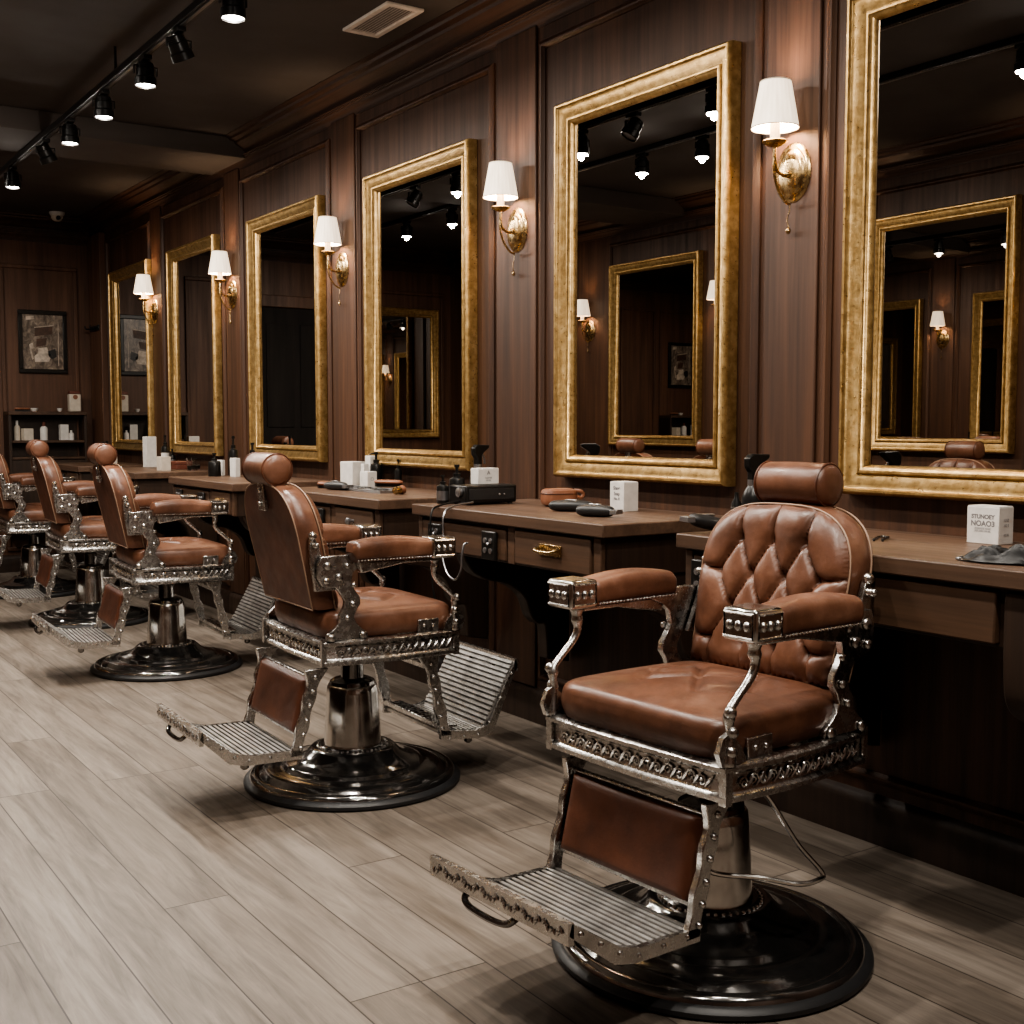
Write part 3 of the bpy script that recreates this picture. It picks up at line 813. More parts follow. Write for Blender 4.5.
        for k in range(3): en.ball((sx * .256 - .021 + k * .021, -.2115, .753), .0085, 10, 1.25)
        en.tube([(sx * .256 - .034, -.2115, .731), (sx * .256 + .034, -.2115, .731), (sx * .256 + .034, -.2115, .776), (sx * .256 - .034, -.2115, .776)], .0035, 6, True)
        en.build('cap_relief', 'cast', cap)
        # arm rail below the pad running back to the bracket
        rl = MB().prism([(-.17, .724), (-.17, .712), (-.05, .712), (.02, .700), (.09, .690), (.10, .735), (.07, .738), (.06, .724)], sx * .256 - .016, sx * .256 + .016, 'x')
        rl.build('arm_rail', 'cast', root, bevel=.004)
        # front post: S-shaped casting
        px = sx * .252
        pth = smoothpath([(px, -.162, .722), (px, -.162, .700), (px, -.160, .672), (px, -.174, .648), (px, -.202, .622), (px, -.226, .598), (px, -.230, .575), (px, -.226, .552), (px, -.230, .524), (px, -.232, .494)], 5)
        rad = []
        for i, p in enumerate(pth):
            t = i / (len(pth) - 1)
            r = .0115 - .0035 * math.sin(PI * t)
            r += .006 * math.exp(-((t - .03) / .05) ** 2) + .004 * math.exp(-((t - .14) / .03) ** 2) + .004 * math.exp(-((t - .62) / .05) ** 2) + .005 * math.exp(-((t - .97) / .06) ** 2)
            rad.append(r)
        ps = MB().tube(pth, rad, 12)
        for z, s in ((.594, .233), (.556, .227), (.520, .230)):
            ps.ball((px + sx * .006, -s, z), .0125, 10); 
        ps.prism([(-.252, .494), (-.262, .520), (-.250, .548), (-.232, .556), (-.214, .540), (-.196, .520), (-.186, .494)], px - .006, px + .006, 'x')
        ps.build('arm_post', 'cast', root)
        # rear bracket: pierced flat casting joining arm, back and seat frame
        x0, x1 = sorted((sx * .232, sx * .248))
        pl = [(.205, .742), (.16, .744), (.085, .742), (.055, .738), (.05, .722), (.085, .708), (.105, .690), (.112, .660), (.100, .640), (.084, .618), (.082, .598), (.096, .580), (.104, .560), (.094, .540), (.078, .525), (.060, .512), (.058, .496),
              (.190, .496), (.186, .514), (.166, .530), (.150, .548), (.148, .570), (.134, .592), (.132, .610), (.146, .632), (.160, .650), (.200, .655), (.214, .680), (.214, .720)]
        bkp = MB().prism(pl, x0, x1, 'x')
        bo = bkp
        for (y, z, r) in ((.185, .715, .012), (.125, .712, .009), (.150, .680, .012), (.105, .655, .008), (.108, .600, .009), (.126, .560, .008), (.175, .505, .012), (.075, .505, .012), (.19, .672, .010)):
            bo.lathe([(r, 0), (r, .006), (r * .6, .009), (.001, .010)], 14, (sx * .248, y, z), 'x', 1, 1) if sx > 0 else bo.lathe([(r, 0), (r, -.006), (r * .6, -.009), (.001, -.010)], 14, (sx * .248, y, z), 'x')
        bkt = bkp.build('arm_bracket', 'cast', root, bevel=.0018)
        # hinge strap up the side of the back
        st = MB().prism([(.150, .64), (.215, .64), (.228, .72), (.232, .775), (.228, .80), (.215, .80), (.204, .775), (.186, .72)], sx * .214 if sx > 0 else sx * .228, sx * .228 if sx > 0 else sx * .214, 'x')
        st.ball((sx * .226, .221, .802), .013, 14)
        st.lathe([(.009, 0), (.009, .02 * sx), (.005, .026 * sx), (.001, .027 * sx)], 14, (sx * .225, .216, .775), 'x')
        st.build('hinge_strap', 'cast', root, bevel=.002)
        MB().box(sx * .248 - .004, sx * .248 + .004, -.175, -.105, .494, .535).ball((sx * .252, -.155, .515), .006, 8).ball((sx * .252, -.125, .515), .006, 8).build('side_plate', 'cast', root, bevel=.003)
    # --- leg rests
    leg_rest(root, rear, True, (.262, .172), (.44, .176), (.548, .262) if rear else (.572, .262), (.205, .410), .198)
    if rear:
        leg_rest(root, False, False, (.212, .165), (.360, .150), (.478, .362), (.165, .412), .198)
    if lever:
        lv = MB().tube(smoothpath(LEVER, 7), .0052, 8)
        lv.build('foot_lever', 'chrome', root)
    return root

c1 = make_chair('nearest brown leather barber chair with button tufted back, facing the aisle', False, True)
c1.location = (1.755, 1.848, 0); c1.rotation_euler = (0, 0, math.radians(-86))
c2 = make_chair('brown leather barber chair seen from behind, standing before the black box device', True)
c2.location = (1.668, 3.385, 0); c2.rotation_euler = (0, 0, math.radians(88))
for (x, y, rz, lab) in ((1.745, 5.46, 86, 'brown leather barber chair, third from the front, its plain back turned to the aisle'),
                        (1.812, 7.02, 86, 'fourth brown leather barber chair, mostly behind the third chair'),
                        (1.805, 8.42, 88, 'farthest brown leather barber chair, cut by the left picture edge')):
    c = copy_tree(c2); c.location = (x, y, 0); c.rotation_euler = (0, 0, math.radians(rz)); c['label'] = lab
for (x, y, rz, lab) in ((-.02, 3.86, 90, 'tufted barber chair by the opposite wall, seen only in the nearest mirror'),
                        (-.05, 5.95, -90, 'barber chair by the opposite wall, its headrest reflected above the tan pouch'),
                        (-.05, 5.20, -90, 'barber chair by the opposite wall, its headrest reflected at the mirror corner')):
    c = copy_tree(c1); c.location = (x, y, 0); c.rotation_euler = (0, 0, math.radians(rz)); c['label'] = lab

# ------------------------------------------------------------------ vanities
VX0, VTOP = 2.05, .845
def corbel(root, y, z0=.69, fx=.06):
    pth = [Vector((a, b, 0)) for a, b in ((VX0 + .07, z0 - .03), (VX0 + .10, z0 - .07), (VX0 + .16, z0 - .10), (VX0 + .24, z0 - .12), (VX0 + .31, z0 - .17), (VX0 + .34, z0 - .24), (VX0 + .37, z0 - .27), (VX0 + .40, z0 - .28), (VX0 + .41, z0 - .40))]
    if fx < .05:
        pth = [Vector((a, b, 0)) for a, b in ((VX0 + .016, z0 - .03), (VX0 + .018, z0 - .16), (VX0 + .035, z0 - .23), (VX0 + .10, z0 - .27), (VX0 + .22, z0 - .30), (VX0 + .34, z0 - .34), (VX0 + .41, z0 - .42))]
    pts = [(WX - .024, z0), (VX0 + (.06 if fx else .016), z0)] + [(p.x, p.y) for p in smoothpath(pth, 4)] + [(WX - .024, z0 - .42)]
    x0 = root.location.x; 
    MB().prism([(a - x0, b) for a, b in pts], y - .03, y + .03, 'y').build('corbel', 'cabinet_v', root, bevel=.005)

def outlet(root, x, y, z, w=.075, h=.085):
    b = MB().box(x - .012, x, y - w / 2, y + w / 2, z - h / 2, z + h / 2)
    o = b.build('power_outlet', 'black', root, bevel=.004)
    s = MB()
    for dy in (-.016, .016):
        for dz in (-.016, .016):
            s.lathe([(.009, 0), (.009, -.003), (.004, -.004), (.001, -.004)], 14, (x - .012, y + dy, z + dz), 'x')
    s.ball((x - .016, y - .004, z + .006), .006, 8)
    s.build('sockets', 'grey_metal', o)
    return o

def vanity(y0, y1, label, handle='pull', deep=False):
    cy = (y0 + y1) / 2; h = (y1 - y0) / 2; X = VX0; W = WX - VX0 - .024
    root = thing('vanity_counter', label, 'counter', (X, cy, 0), 0, 'wooden barber vanities along the mirror wall')
    MB().box(0, W + .02, -h, h, VTOP - .038, VTOP).build('countertop', 'counter', root, bevel=.004)
    # carcass with a drawer bay (near end) and an outlet bay (far end)
    bay = h - (.27 if deep else .60)                                    # y where the outlet bay starts
    ca = MB().box(.030, W, -h + .03, h - .02, .686, VTOP - .038)
    if deep: ca.box(.028, W, h - .27, h - .012, .612, .69)
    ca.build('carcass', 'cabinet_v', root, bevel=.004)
    for a, b_, z in ((-h + .03, -h + .065, .688), (bay - .02, bay + .02, .688), (h - .045, h - .018, .612 if deep else .688)):
        MB().box(.018, .040, a, b_, z, VTOP - .04).build('face_frame', 'cabinet', root, bevel=.003)
    d0 = -h + (.19 if deep else .072)
    d = MB().box(.012, .034, d0, bay - .028, .694, VTOP - .046).build('drawer', 'cabinet', root, bevel=.004)
    dm = (d0 + bay - .028) / 2
    if handle == 'pull':
        hb = MB().box(.006, .012, dm - .055, dm + .055, .734, .768)
        hb.tube(smoothpath([(.010, dm - .048, .758), (-.012, dm - .046, .752), (-.018, dm - .03, .747), (-.018, dm + .03, .747), (-.012, dm + .046, .752), (.010, dm + .048, .758)], 5), .006, 8)
        hb.build('drawer_pull', 'brass', d, bevel=.0015)
    elif handle == 'knob':
        MB().lathe([(.006, .012), (.006, 0), (.014, -.006), (.014, -.014), (.008, -.02), (.001, -.021)], 18, (0, dm, .752), 'x').build('drawer_knob', 'grey_metal', d)
    fp = MB().box(.016, .034, bay + .028, h - .05, .622 if deep else .694, VTOP - .050).build('outlet_panel', 'cabinet', root, bevel=.004)
    outlet(root, .014, h - .095 if deep else bay + .11, .738, .080, .092)
    if not deep: outlet(root, .014, h - .150, .745, .085, .08)
    corbel(root, h - .22)
    corbel(root, -h + .145, .80, .0) if deep else corbel(root, -h + .07)
    return root
VAN = [(1.20, 2.30, 'wooden vanity counter behind the nearest chair, with a wide plain drawer front', None, True),
       (2.60, 3.68, 'wooden vanity counter with brass drawer pull, holding clippers and a tan pouch', 'pull', False),
       (3.93, 4.95, 'wooden vanity counter with hand tools and white cartons, behind the chair back', 'knob', False),
       (5.40, 6.34, 'wooden vanity counter half hidden by the headrest, with black bottles at its far end', 'pull', False),
       (6.95, 7.90, 'wooden vanity counter carrying a flat red case and tall white carton, behind third chair', 'knob', False),
       (8.20, 9.15, 'wooden vanity counter nearest the back wall, mostly behind chairs', 'knob', False)]
for y0, y1, lab, hd, dp in VAN: vanity(y0, y1, lab, hd, dp)

# ------------------------------------------------------------------ things on the counters
CT = VTOP
def carton(name, x, y, z, sx, sy, h, rz, label, mat='white_card', lines=None, side_lines=None, cat='box', group='white cartons on the counters'):
    r = thing(name, label, cat, (x, y, z), rz, group)
    MB().box(-sx / 2, sx / 2, -sy / 2, sy / 2, 0, h - .002).build('carton_body', mat, r, bevel=.0015)
    MB().box(-sx / 2 + .0012, sx / 2 - .0012, -sy / 2 + .0012, sy / 2 - .0012, h - .002, h).build('carton_flap', mat, r, bevel=.0006)
    for (t, s, zz, ink) in lines or ():
        text(t, s, ink, r, (-sx / 2 - .0004, 0, zz), (PI / 2, 0, -PI / 2))
    for (t, s, zz, ink) in side_lines or ():
        text(t, s, ink, r, (0, -sy / 2 - .0004, zz), (PI / 2, 0, 0))
    return r
carton('carton', 2.478, 1.690, CT, .056, .084, .088, 0, 'white carton with grey lettering on the nearest counter, below the cropped mirror',
       lines=[('STUNOEY', .0135, .063, 'grey_ink'), ('NOAO3', .0175, .047, 'grey_ink'), ('POMADE WAX', .0062, .036, 'soft_ink'), ('FOR MEN 100 ML', .0055, .030, 'soft_ink')],
       side_lines=[('HAIR', .009, .056, 'soft_ink'), ('NO 3', .008, .044, 'soft_ink'), ('100 ML', .007, .022, 'soft_ink')])
carton('carton', 2.440, 2.985, CT, .060, .070, .095, 0, 'white carton with small dark script on the counter with the brass drawer pull',
       lines=[('Shave', .015, .074, 'grey_ink'), ('Soap', .015, .056, 'grey_ink'), ('No. 8', .012, .040, 'grey_ink')])
carton('carton', 2.275, 3.555, CT + .0685, .086, .050, .056, 0, 'white card box standing on the black box device',
       side_lines=[('A', .018, .040, 'grey_ink'), ('BARBER', .008, .022, 'soft_ink'), ('STYLE', .007, .013, 'soft_ink')])
# black box device with knobs
r = thing('clipper_charger', 'long black box device with a knob, at the end of the counter beside the pouch', 'device', (2.255, 3.535, CT), 0)
MB().box(-.105, .105, -.055, .055, .006, .068).build('casing', 'black', r, bevel=.006)
MB().box(-.092, .092, -.058, -.054, .018, .056).build('front_panel', 'black_soft', r, bevel=.001)
MB().lathe([(.016, 0), (.016, -.010), (.010, -.013), (.001, -.013)], 20, (-.106, -.02, .044), 'x').build('dial_knob', 'grey_metal', r)
mb = MB()
for x in (-.085, .085):
    for y in (-.04, .04): mb.lathe([(.008, 0), (.008, .008)], 12, (x, y, 0))
mb.build('rubber_feet', 'rubber', r)
mb = MB().ball((.03, -.059, .036), .004, 8).ball((.05, -.059, .036), .003, 8); mb.build('indicator', 'grey_metal', r)

def pump_bottle(x, y, z, r_, h, label, band=None, spout=True, mat='black', group='dark bottles on the counters'):
    t = thing('pump_bottle', label, 'bottle', (x, y, z), random.uniform(-.5, .5), group)
    hb = h * .68
    MB().lathe([(.001, 0), (r_ * .94, 0), (r_, .003), (r_, hb * .86), (r_ * .9, hb * .94), (r_ * .45, hb), (r_ * .42, hb + .006), (.001, hb + .006)], 24).build('bottle_body', mat, t)
    if band: MB().lathe([(r_ + .0006, hb * .18), (r_ + .0006, hb * .66)], 24).build('bottle_label', band, t)
    p = MB().lathe([(r_ * .5, hb + .004), (r_ * .5, hb + h * .09), (r_ * .2, hb + h * .10), (r_ * .2, hb + h * .24), (r_ * .34, hb + h * .25), (r_ * .34, h), (.001, h)], 16)
    if spout: p.tube([(0, 0, h - .008), (-r_ * .9, 0, h - .008), (-r_ * 1.3, 0, h - .014)], [.005, .004, .003], 8)
    p.build('pump_head', 'black', t)
    return t
def trigger_spray(x, y, z, h, label):
    t = thing('spray_bottle', label, 'bottle', (x, y, z), .3, 'dark bottles on the counters')
    r_ = .03; hb = h * .6
    MB().lathe([(.001, 0), (r_, 0), (r_, hb * .7), (r_ * .8, hb * .85), (r_ * .4, hb), (.001, hb)], 22).build('bottle_body', 'black', t)
    hd = MB().prism([(-.05, h - .012), (-.05, h - .002), (.01, h), (.026, h - .012), (.024, h - .035), (.012, h - .05), (.012, hb - .004), (-.012, hb - .004), (-.012, h - .04), (-.02, h - .03)], -.011, .011, 'x')
    hd.build('spray_head', 'black', t, bevel=.003)
    MB().tube([(0, -.022, h - .032), (0, -.034, h - .05), (0, -.036, h - .07)], .004, 8).build('trigger', 'grey_metal', t)
    MB().lathe([(.015, hb - .004), (.015, hb + .012)], 16).build('collar', 'grey_metal', t)
    return t
# counter of the nearest chair
trigger_spray(2.285, 2.262, CT, .20, 'tall black spray bottle showing left of the nearest headrest').rotation_euler = (0, 0, PI / 2)
t = thing('slim_bottle', 'slim black bottle with pale rings beside the tall spray bottle', 'bottle', (2.235, 2.272, CT), 0, 'dark bottles on the counters')
MB().lathe([(.001, 0), (.014, 0), (.014, .07), (.006, .085), (.005, .10), (.001, .10)], 18).build('bottle_body', 'black', t)
mb = MB()
for z in (.012, .028, .044, .058): mb.lathe([(.0144, z), (.0144, z + .004)], 18)
mb.build('ring_band', 'grey_metal', t)
def clipper(x, y, rz, label, L=.15, cord=False, tilt=0.0, group='hair clippers'):
    t = thing('hair_clipper', label, 'clipper', (x, y, CT), rz, group)
    def fn(u, v):
        a = 2 * PI * u; w = (.018 + .006 * math.sin(v * PI * .9 + .4)) * math.sqrt(max(.01, 1 - abs(2 * v - 1) ** 8))
        h = (.015 + .004 * math.sin(v * PI)) * math.sqrt(max(.01, 1 - abs(2 * v - 1) ** 8))
        return (-L / 2 + L * v, w * math.cos(a), .018 + h * math.sin(a) + tilt * v)
    MB().grid(fn, 24, 24, True).build('clipper_body', 'black_soft', t)
    MB().prism([(-.024, .010 + tilt), (.024, .010 + tilt), (.022, .024 + tilt), (-.022, .024 + tilt)], L / 2 - .006, L / 2 + .016, 'x').build('clipper_blade', 'grey_metal', t, bevel=.001)
    MB().box(-.02, .018, -.008, .008, .034 + tilt * .5, .039 + tilt * .5).build('slide_switch', 'grey_metal', t, bevel=.002)
    return t
clipper(2.285, 3.06, math.radians(-50), 'larger black hair clipper lying beside the tan pouch', .15)
clipper(2.215, 2.845, math.radians(-66), 'slimmer black trimmer lying in front of the small white carton', .13)
clipper(2.115, 2.255, math.radians(165), 'hair clipper with silver blade lying at the far corner of the nearest counter', .10, tilt=.02)
# tan pouch
t = thing('leather_pouch', 'small tan leather zipped pouch on the counter behind the clippers', 'pouch', (2.40, 3.285, CT), math.radians(-12))
def pf(u, v):
    a = 2 * PI * u; e = 4.5; ca, sa = math.cos(a), math.sin(a); rr = 1 / (abs(ca) ** e + abs(sa) ** e) ** (1 / e)
    k = 1 - .12 * abs(2 * v - 1) ** 3; k *= 1 if .02 < v < .98 else .85
    return (ca * rr * .058 * k, sa * rr * .04 * k, .002 + .058 * v)
mb = MB().grid(pf, 40, 12, True); mb.add([pf(i / 40, 1) for i in range(40)], [tuple(range(40))]); mb.add([pf(i / 40, 0) for i in range(40)], [tuple(range(40))[::-1]])
mb.build('pouch_body', 'tan', t)
MB().tube([tuple(Vector(pf(i / 40, .72)) * 1.003) for i in range(40)], .0022, 6, True).build('zip', 'leather_dark', t)
mb = MB().tube(smoothpath([(.05, -.02, .053), (.066, -.03, .052), (.078, -.03, .042), (.070, -.03, .030), (.054, -.034, .034)], 5), .006, 8, flat=.4)
mb.build('wrist_strap', 'tan', t)
# black cloth and hairpin on the nearest counter
t = thing('folded_towel', 'crumpled black satin cloth on the nearest counter, below the white carton', 'cloth', (2.165, 1.405, CT), math.radians(8))
rnd = random.Random(3); ph = [rnd.uniform(0, 6) for _ in range(8)]
def cf(u, v):
    x = -.055 + .11 * v; y = -.11 + .22 * u
    x += .018 * math.sin(u * 9 + ph[0]) * (v - .5); e = min(u, 1 - u, v, 1 - v); q = min(1, e / .12)
    z = .004 + q * (.014 + .009 * math.sin(v * 19 + 3 * math.sin(u * 5 + ph[1])) + .006 * math.sin(u * 23 + ph[2] + v * 6) + .004 * math.sin(v * 41 + u * 13))
    return (x, y, max(.002, z))
mb = MB().grid(cf, 60, 44); mb.build('cloth_fold', plain('black_satin', (.010, .010, .0105), .42, spec=.35), t)
mb = MB().tube(smoothpath([cf(.98, .1), (-.035, .118, .004), (-.015, .112, .006), (.015, .118, .005)], 4), .003, 6); mb.build('cloth_hem', 'grey_metal', t)
t = thing('hair_pin', 'thin bent metal clip lying on the counter beside the nearest chair back', 'clip', (2.335, 1.885, CT), math.radians(30))
MB().tube(smoothpath([(-.045, .010, .004), (.03, .012, .004), (.045, .006, .004), (.045, -.006, .004), (.03, -.012, .004), (-.045, -.010, .004)], 5), .0028, 8).build('pin_wire', 'black_chrome', t)
MB().ball((-.045, .010, .004), .004, 8).ball((-.045, -.010, .004), .004, 8).build('pin_tips', 'black', t)
# the counter with the device: bottles
pump_bottle(2.215, 3.645, CT, .028, .135, 'squat dark bottle with a silver cap left of the black box device', 'black_soft', False)
trigger_spray(2.305, 3.648, CT, .205, 'black spray bottle with a long nozzle behind the black box device').rotation_euler = (0, 0, PI / 2 + .25)
pump_bottle(2.145, 3.625, CT, .022, .10, 'small dark bottle in front of the squat dark bottle', 'grey_metal', False)
# counter behind the second chair
carton('carton', 2.44, 4.925, CT, .075, .085, .110, .25, 'plain white carton on the tool tray counter, largest of its cluster')
carton('paper_bag', 2.53, 4.915, CT, .04, .05, .135, 0, 'tall white paper bag behind the plain white carton', cat='bag')
bpy.data.objects[-1] if False else None
pump_bottle(2.505, 4.82, CT, .028, .155, 'black pump bottle standing behind the plain white carton')
carton('carton', 2.44, 4.77, CT, .05, .062, .070, .1, 'small white carton with a grey round emblem',
       side_lines=[('O', .022, .036, 'soft_ink')])
carton('carton', 2.46, 4.845, CT, .026, .026, .102, .1, 'slim white carton between two larger white cartons')
pump_bottle(2.53, 4.66, CT, .016, .125, 'slender black bottle by the mirror frame corner', None, False)
def brush(x, y, rz, label, L=.13, mat='tan', z=CT):
    t = thing('hair_brush', label, 'brush', (x, y, z), rz, 'hair brushes')
    def fn(u, v):
        a = 2 * PI * u; w = .021 * math.sqrt(max(.004, 1 - abs(2 * v - 1) ** 4))
        return (-L / 2 + L * v, w * math.cos(a), .020 + .010 * math.sin(a) * math.sqrt(max(.02, 1 - abs(2 * v - 1) ** 6)))
    MB().grid(fn, 20, 20, True).build('brush_back', mat, t)
    b = MB()
    for i in range(16):
        for j in range(5):
            b.lathe([(.0016, 0), (.0014, .014)], 5, (-L * .42 + L * .84 * i / 15, -.012 + .006 * j, .0))
    b.build('bristles', 'black', t)
    return t
brush(2.42, 4.545, math.radians(-58), 'tan wooden brush standing by the small emblem carton', .14, z=CT + .012)
brush(2.25, 4.78, math.radians(-60), 'tan wooden brush lying nearest the chair headrest', .11)
t = thing('tool_tray', 'low silver tray of hand tools on the counter behind the second chair', 'tray', (2.30, 4.55, CT), 0)
MB().box(-.06, .06, -.27, .27, 0, .004).box(-.06, -.056, -.27, .27, .004, .012).box(.056, .06, -.27, .27, .004, .012).box(-.056, .056, -.27, -.266, .004, .012).box(-.056, .056, .266, .27, .004, .012).build('tray_pan', 'grey_metal', t, bevel=.001)
for i, (yy, lab) in enumerate(((4.42, 'scissors lying nearest in the silver tool tray'), (4.60, 'scissors in the middle of the silver tool tray'), )):
    t = thing('scissors', lab, 'scissors', (2.30, yy, CT + .007), math.radians(80 + 14 * i), 'barber scissors')
    b = MB()
    for s in (-1, 1): b.prism([(0, -.004 * s), (.09, -.001 * s), (.092, 0), (.0, .005 * s)], .002 * (s + 1), .002 * (s + 1) + .002, 'z')
    b.build('blades', 'chrome', t)
    b = MB()
    for s in (-1, 1):
        b.tube([(0, 0, .003), (-.04, s * .010, .003)], .003, 6)
        b.tube([(-.055 + .016 * math.cos(2 * PI * k / 16), s * .016 + .013 * math.sin(2 * PI * k / 16), .004) for k in range(16)], .003, 6, True)
    b.build('finger_rings', 'black', t)
clipper(2.22, 4.64, math.radians(-75), 'black hair clipper beside the silver tool tray', .14)
t = thing('shaving_brush', 'small amber shaving brush lying at the near end of the tool counter', 'brush', (2.26, 4.17, CT), math.radians(40))
MB().lathe([(.001, -.03), (.012, -.028), (.016, -.015), (.010, 0), (.016, .012), (.014, .02), (.001, .02)], 18, (0, 0, .018), 'x').build('brush_handle', 'brass', t)
MB().lathe([(.010, .02), (.014, .035), (.018, .05), (.010, .058), (.001, .06)], 18, (0, 0, .018), 'x').build('brush_tuft', 'tan', t)
# far counters
pump_bottle(2.40, 6.33 - .03, CT, .026, .215, 'tallest black pump bottle on the counter with the half hidden front', None, False)
pump_bottle(2.47, 6.20, CT, .030, .180, 'black round topped pump bottle right of the tallest one', None, False)
pump_bottle(2.27, 6.24, CT, .034, .125, 'black bottle in front of two white cards', None, False)
carton('carton', 2.33, 6.31, CT, .02, .05, .085, .4, 'narrow white card box left of the front black bottle')
carton('carton', 2.34, 6.12, CT, .03, .055, .10, .2, 'narrow white card box right of the front black bottle')
carton('carton', 2.42, 7.86 - .01, CT, .07, .06, .20, .1, 'tall white carton by the narrow looking mirror')
pump_bottle(2.50, 7.78, CT, .026, .21, 'dark bottle with pale bands beside the tall white carton', 'white_card', False)
pump_bottle(2.52, 7.70, CT, .022, .12, 'short dark bottle near the tall white carton', 'grey_metal', False)
carton('carton', 2.30, 7.19, CT, .06, .085, .085, .0, 'plain pinkish white carton at the near end of the fifth counter', 'cream')
t = thing('storage_case', 'flat dark red case lying behind the pinkish white carton', 'case', (2.47, 7.42, CT), 0)
MB().box(-.05, .05, -.11, .11, 0, .030).build('case_body', 'red_brown', t, bevel=.003)
MB().box(-.052, .052, -.112, .112, .030, .048).build('case_lid', 'red_brown', t, bevel=.003)
MB().box(-.056, -.052, -.015, .015, .024, .036).build('case_clasp', 'brass', t, bevel=.001)
for (x, y, lab) in ((2.44, 7.10, 'clear drinking glass nearest the end of the fifth counter'), (2.50, 7.19, 'clear drinking glass beside the flat red case')):
    t = thing('drinking_glass', lab, 'glass', (x, y, CT), 0, 'drinking glasses')
    MB().lathe([(.001, 0), (.024, 0), (.030, .075), (.0275, .075), (.022, .006), (.001, .006)], 24).build('glass_cup', 'glass', t)
    MB().lathe([(.001, .0062), (.0222, .0062), (.0245, .03), (.001, .03)], 24).build('drink', 'cream', t)
pump_bottle(2.45, 8.95, CT, .03, .16, 'dark bottle on the counter nearest the back wall', 'white_card')
carton('carton', 2.42, 8.72, CT, .05, .06, .07, .1, 'small cream carton on the counter nearest the back wall', 'cream')

# cords hanging from the device to the outlet
tag(MB().tube(smoothpath([(2.15, 3.52, CT + .012), (2.06, 3.50, CT + .004), (2.020, 3.49, CT - .02), (2.012, 3.48, .74), (2.008, 3.475, .66), (2.01, 3.46, .56), (2.02, 3.44, .48), (2.01, 3.41, .44), (2.00, 3.43, .40)], 6), .0036, 7).build('power_cord', 'black'), 'thin power cord hanging straight down from the black box device', 'cord', 'power cords')
tag(MB().tube(smoothpath([(2.17, 3.465, CT + .012), (2.06, 3.42, CT + .005), (2.018, 3.405, CT - .02), (2.012, 3.40, .76), (2.006, 3.395, .69), (2.004, 3.36, .635), (2.004, 3.31, .62), (2.004, 3.275, .655), (2.004, 3.268, .70), (2.012, 3.27, .735), (2.026, 3.268, .742)], 6), .0034, 7).build('power_cord', 'grey_metal'), 'looped power cord curving back up into the black outlet', 'cord', 'power cords')

# ------------------------------------------------------------------ back wall: picture and shelf unit
t = thing('framed_picture', 'framed vintage picture in dark tones on the back wall', 'picture', (2.185, BY, 1.515))
mb = MB(); w, h = .178, .478
mb.box(-w, w, -.026, -.004, 0, .032).box(-w, w, -.026, -.004, h - .032, h).box(-w, -w + .030, -.026, -.004, .032, h - .032).box(w - .030, w, -.026, -.004, .032, h - .032)
mb.build('picture_frame', 'black', t, bevel=.004)
m, nt, b = new_mat('aged_print')
v = _coords(nt, (9, 9, 6)); f = _noise(nt, v, 2.6, 8, 0.7, 0.8)
nt.links.new(_ramp(nt, f, [(0.3, (0.03, 0.023, 0.018)), (0.45, (0.13, 0.10, 0.08)), (0.58, (0.30, 0.24, 0.19)), (0.75, (0.62, 0.53, 0.44))]), b.inputs['Base Color']); b.inputs['Roughness'].default_value = .3
M['print'] = m
M['print_light'] = mottled('print_light', [(0.3, (0.30, 0.25, 0.20)), (0.6, (0.72, 0.62, 0.52))], (30, 30, 30), 1.0, (.4, .6))
M['print_brown'] = mottled('print_brown', [(0.3, (0.04, 0.022, 0.015)), (0.7, (0.13, 0.066, 0.042))], (30, 30, 30), 1.0, (.4, .6))
pr = MB().box(-w + .028, w - .028, -.012, -.008, .030, h - .030).build('print_sheet', 'print', t, smooth=False)
shapes = [('print_light', [(-.12, .40), (-.06, .41), (-.06, .435), (-.12, .43)]), ('print_brown', [(-.06, .28), (.07, .30), (.075, .36), (-.055, .345)]), ('print_light', [(-.06, .35), (.085, .372), (.085, .366), (-.06, .342)]),
          ('print_light', [(-.035, .19), (.03, .20), (.04, .16), (.06, .13), (.04, .09), (-.06, .085), (-.065, .13), (-.04, .15)]), ('print_brown', [(-.05, .20), (.02, .215), (.03, .27), (-.045, .26)]),
          ('black_soft', [(.035, .17), (.09, .19), (.10, .13), (.07, .11), (.04, .13)]), ('print_light', [(-.10, .22), (-.075, .23), (-.07, .19), (-.095, .18)]), ('print_light', [(-.098, .18), (-.085, .18), (-.07, .11), (-.08, .10)]), ('print_light', [(.11, .06), (.115, .06), (.118, .40), (.113, .40)])]
mb = MB(); mats = []
for mt, pts in shapes:
    if mt not in mats: mats.append(mt)
    mb.mi = mats.index(mt); mb.prism(pts, -.0132, -.012, 'y')
mb.build('printed_figure', mats, pr, smooth=False)
t = thing('wall_shelf_unit', 'dark wooden wall shelf unit below the framed picture', 'shelf', (2.17, BY, 0))
w = .285
MB().box(-w, w, -.20, 0, 1.195, 1.222).build('top_board', 'cabinet', t, bevel=.003)
for q in (.985, .86): MB().box(-w + .02, w - .02, -.18, -.005, q, q + .019).build('shelf_board', 'cabinet', t, bevel=.003)
for q in (-w, w - .022): MB().box(q, q + .022, -.19, 0, .30, 1.195).build('side_panel', 'cabinet_v', t, bevel=.003)
MB().box(-w + .022, w - .022, -.012, -.002, .30, 1.195).build('back_panel', 'cabinet_v', t)
MB().box(-w + .022, w - .022, -.185, -.165, .31, .855).build('cupboard_front', 'cabinet_v', t, bevel=.003)
ZT1, ZT2 = 1.222, 1.004
t = thing('storage_jar', 'cream canister with brown lid on top of the back shelf', 'jar', (2.385, 9.60, ZT1), 0)
MB().box(-.044, .044, -.035, .035, 0, .135).build('jar_body', 'cream', t, bevel=.008)
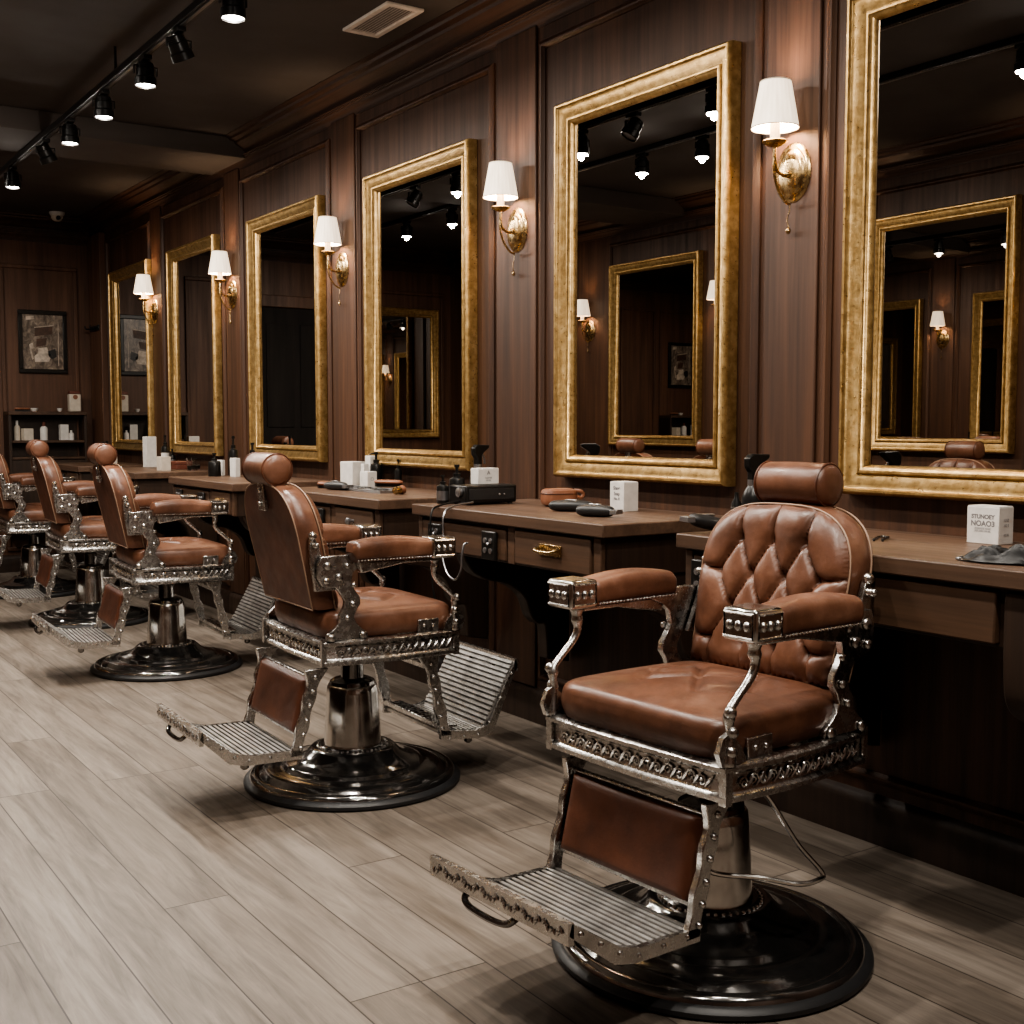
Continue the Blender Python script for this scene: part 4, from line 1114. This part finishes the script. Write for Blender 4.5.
MB().box(-.040, .040, -.031, .031, .135, .160).build('jar_lid', 'red_brown', t, bevel=.005)
MB().lathe([(.018, 0), (.018, -.002), (.001, -.002)], 18, (0, -.035, .112), 'y').build('jar_badge', 'tan', t)
def bowl(x, label, mat='white_card', r_=.028):
    t = thing('small_bowl', label, 'bowl', (x, 9.58, ZT1), 0, 'small bowls on the back shelf')
    MB().lathe([(.001, 0), (r_ * .55, 0), (r_ * .9, .012), (r_, .026), (r_ * .92, .026), (r_ * .8, .012), (.001, .006)], 24).build('bowl_shell', mat, t)
    MB().lathe([(r_ * .55, 0), (r_ * .6, -.0), (r_ * .6, .004)], 20).build('bowl_foot', mat, t)
bowl(2.085, 'small white bowl on top of the back shelf')
bowl(2.27, 'tiny white bowl beside the cream canister', 'white_card', .020)
brush(2.00, 9.58, .1, 'tan brush lying at the left end of the back shelf top', .12, z=ZT1)
def bottle(x, z, r_, h, label, mat='cream', cap='white_card'):
    t = thing('toiletry_bottle', label, 'bottle', (x, 9.60, z), 0, 'bottles on the back shelf')
    MB().lathe([(.001, 0), (r_, 0), (r_, h * .62), (r_ * .8, h * .72), (r_ * .35, h * .78), (.001, h * .78)], 20).build('bottle_body', mat, t)
    MB().lathe([(r_ * .42, h * .76), (r_ * .42, h * .97), (r_ * .3, h), (.001, h)], 16).build('bottle_cap', cap, t)
bottle(1.962, ZT2, .022, .15, 'pale bottle leftmost on the lower back shelf')
carton('carton', 2.03, 9.58, ZT2, .07, .06, .09, .2, 'cream box beside the leftmost pale bottle on the back shelf', 'cream', group='boxes on the back shelf')
bottle(2.155, ZT2, .028, .14, 'white labelled bottle in the middle of the lower back shelf', 'white_card', 'red_brown')
carton('carton', 2.30, 9.60, ZT2, .06, .05, .12, .1, 'white box with dark top right on the lower back shelf', 'white_card', group='boxes on the back shelf')
bottle(2.355, ZT2, .022, .075, 'short rounded white jar at the right of the lower back shelf', 'white_card', 'white_card')
# little hook rail in the dark corner
t = thing('coat_hook', 'small black hook bar on the dark corner pier', 'hook', (WX - .05, 9.5, 1.86))
MB().box(-.012, .003, -.12, .12, -.02, .02).build('hook_bar', 'black', t, bevel=.003)
mb = MB()
for y in (-.07, .07): mb.tube(smoothpath([(-.01, y, 0), (-.05, y, -.005), (-.06, y, .02)], 5), .006, 8)
mb.build('hook_prong', 'black', t)

# ------------------------------------------------------------------ light, camera
w = bpy.data.worlds.new('world'); SC.world = w; w.use_nodes = True
w.node_tree.nodes['Background'].inputs['Color'].default_value = (.9, .85, .8, 1); w.node_tree.nodes['Background'].inputs['Strength'].default_value = .02

cam = bpy.data.cameras.new('camera'); co = bpy.data.objects.new('camera', cam); COL.objects.link(co)
cam.sensor_width = 36; cam.lens = 36 * 1200 / 1024; cam.clip_start = .02
co.location = (0, 0, 1.12)
co.rotation_euler = (math.radians(90 - 4.147), 0, math.radians(-33.917))
SC.camera = co
SC.view_settings.view_transform = 'AgX'
SC.view_settings.look = 'AgX - Medium High Contrast'
SC.view_settings.exposure = 0.0
cy = SC.cycles
cy.use_denoising = True
cy.max_bounces = 10; cy.glossy_bounces = 6; cy.diffuse_bounces = 4; cy.sample_clamp_indirect = 6
cy.caustics_reflective = False; cy.caustics_refractive = False
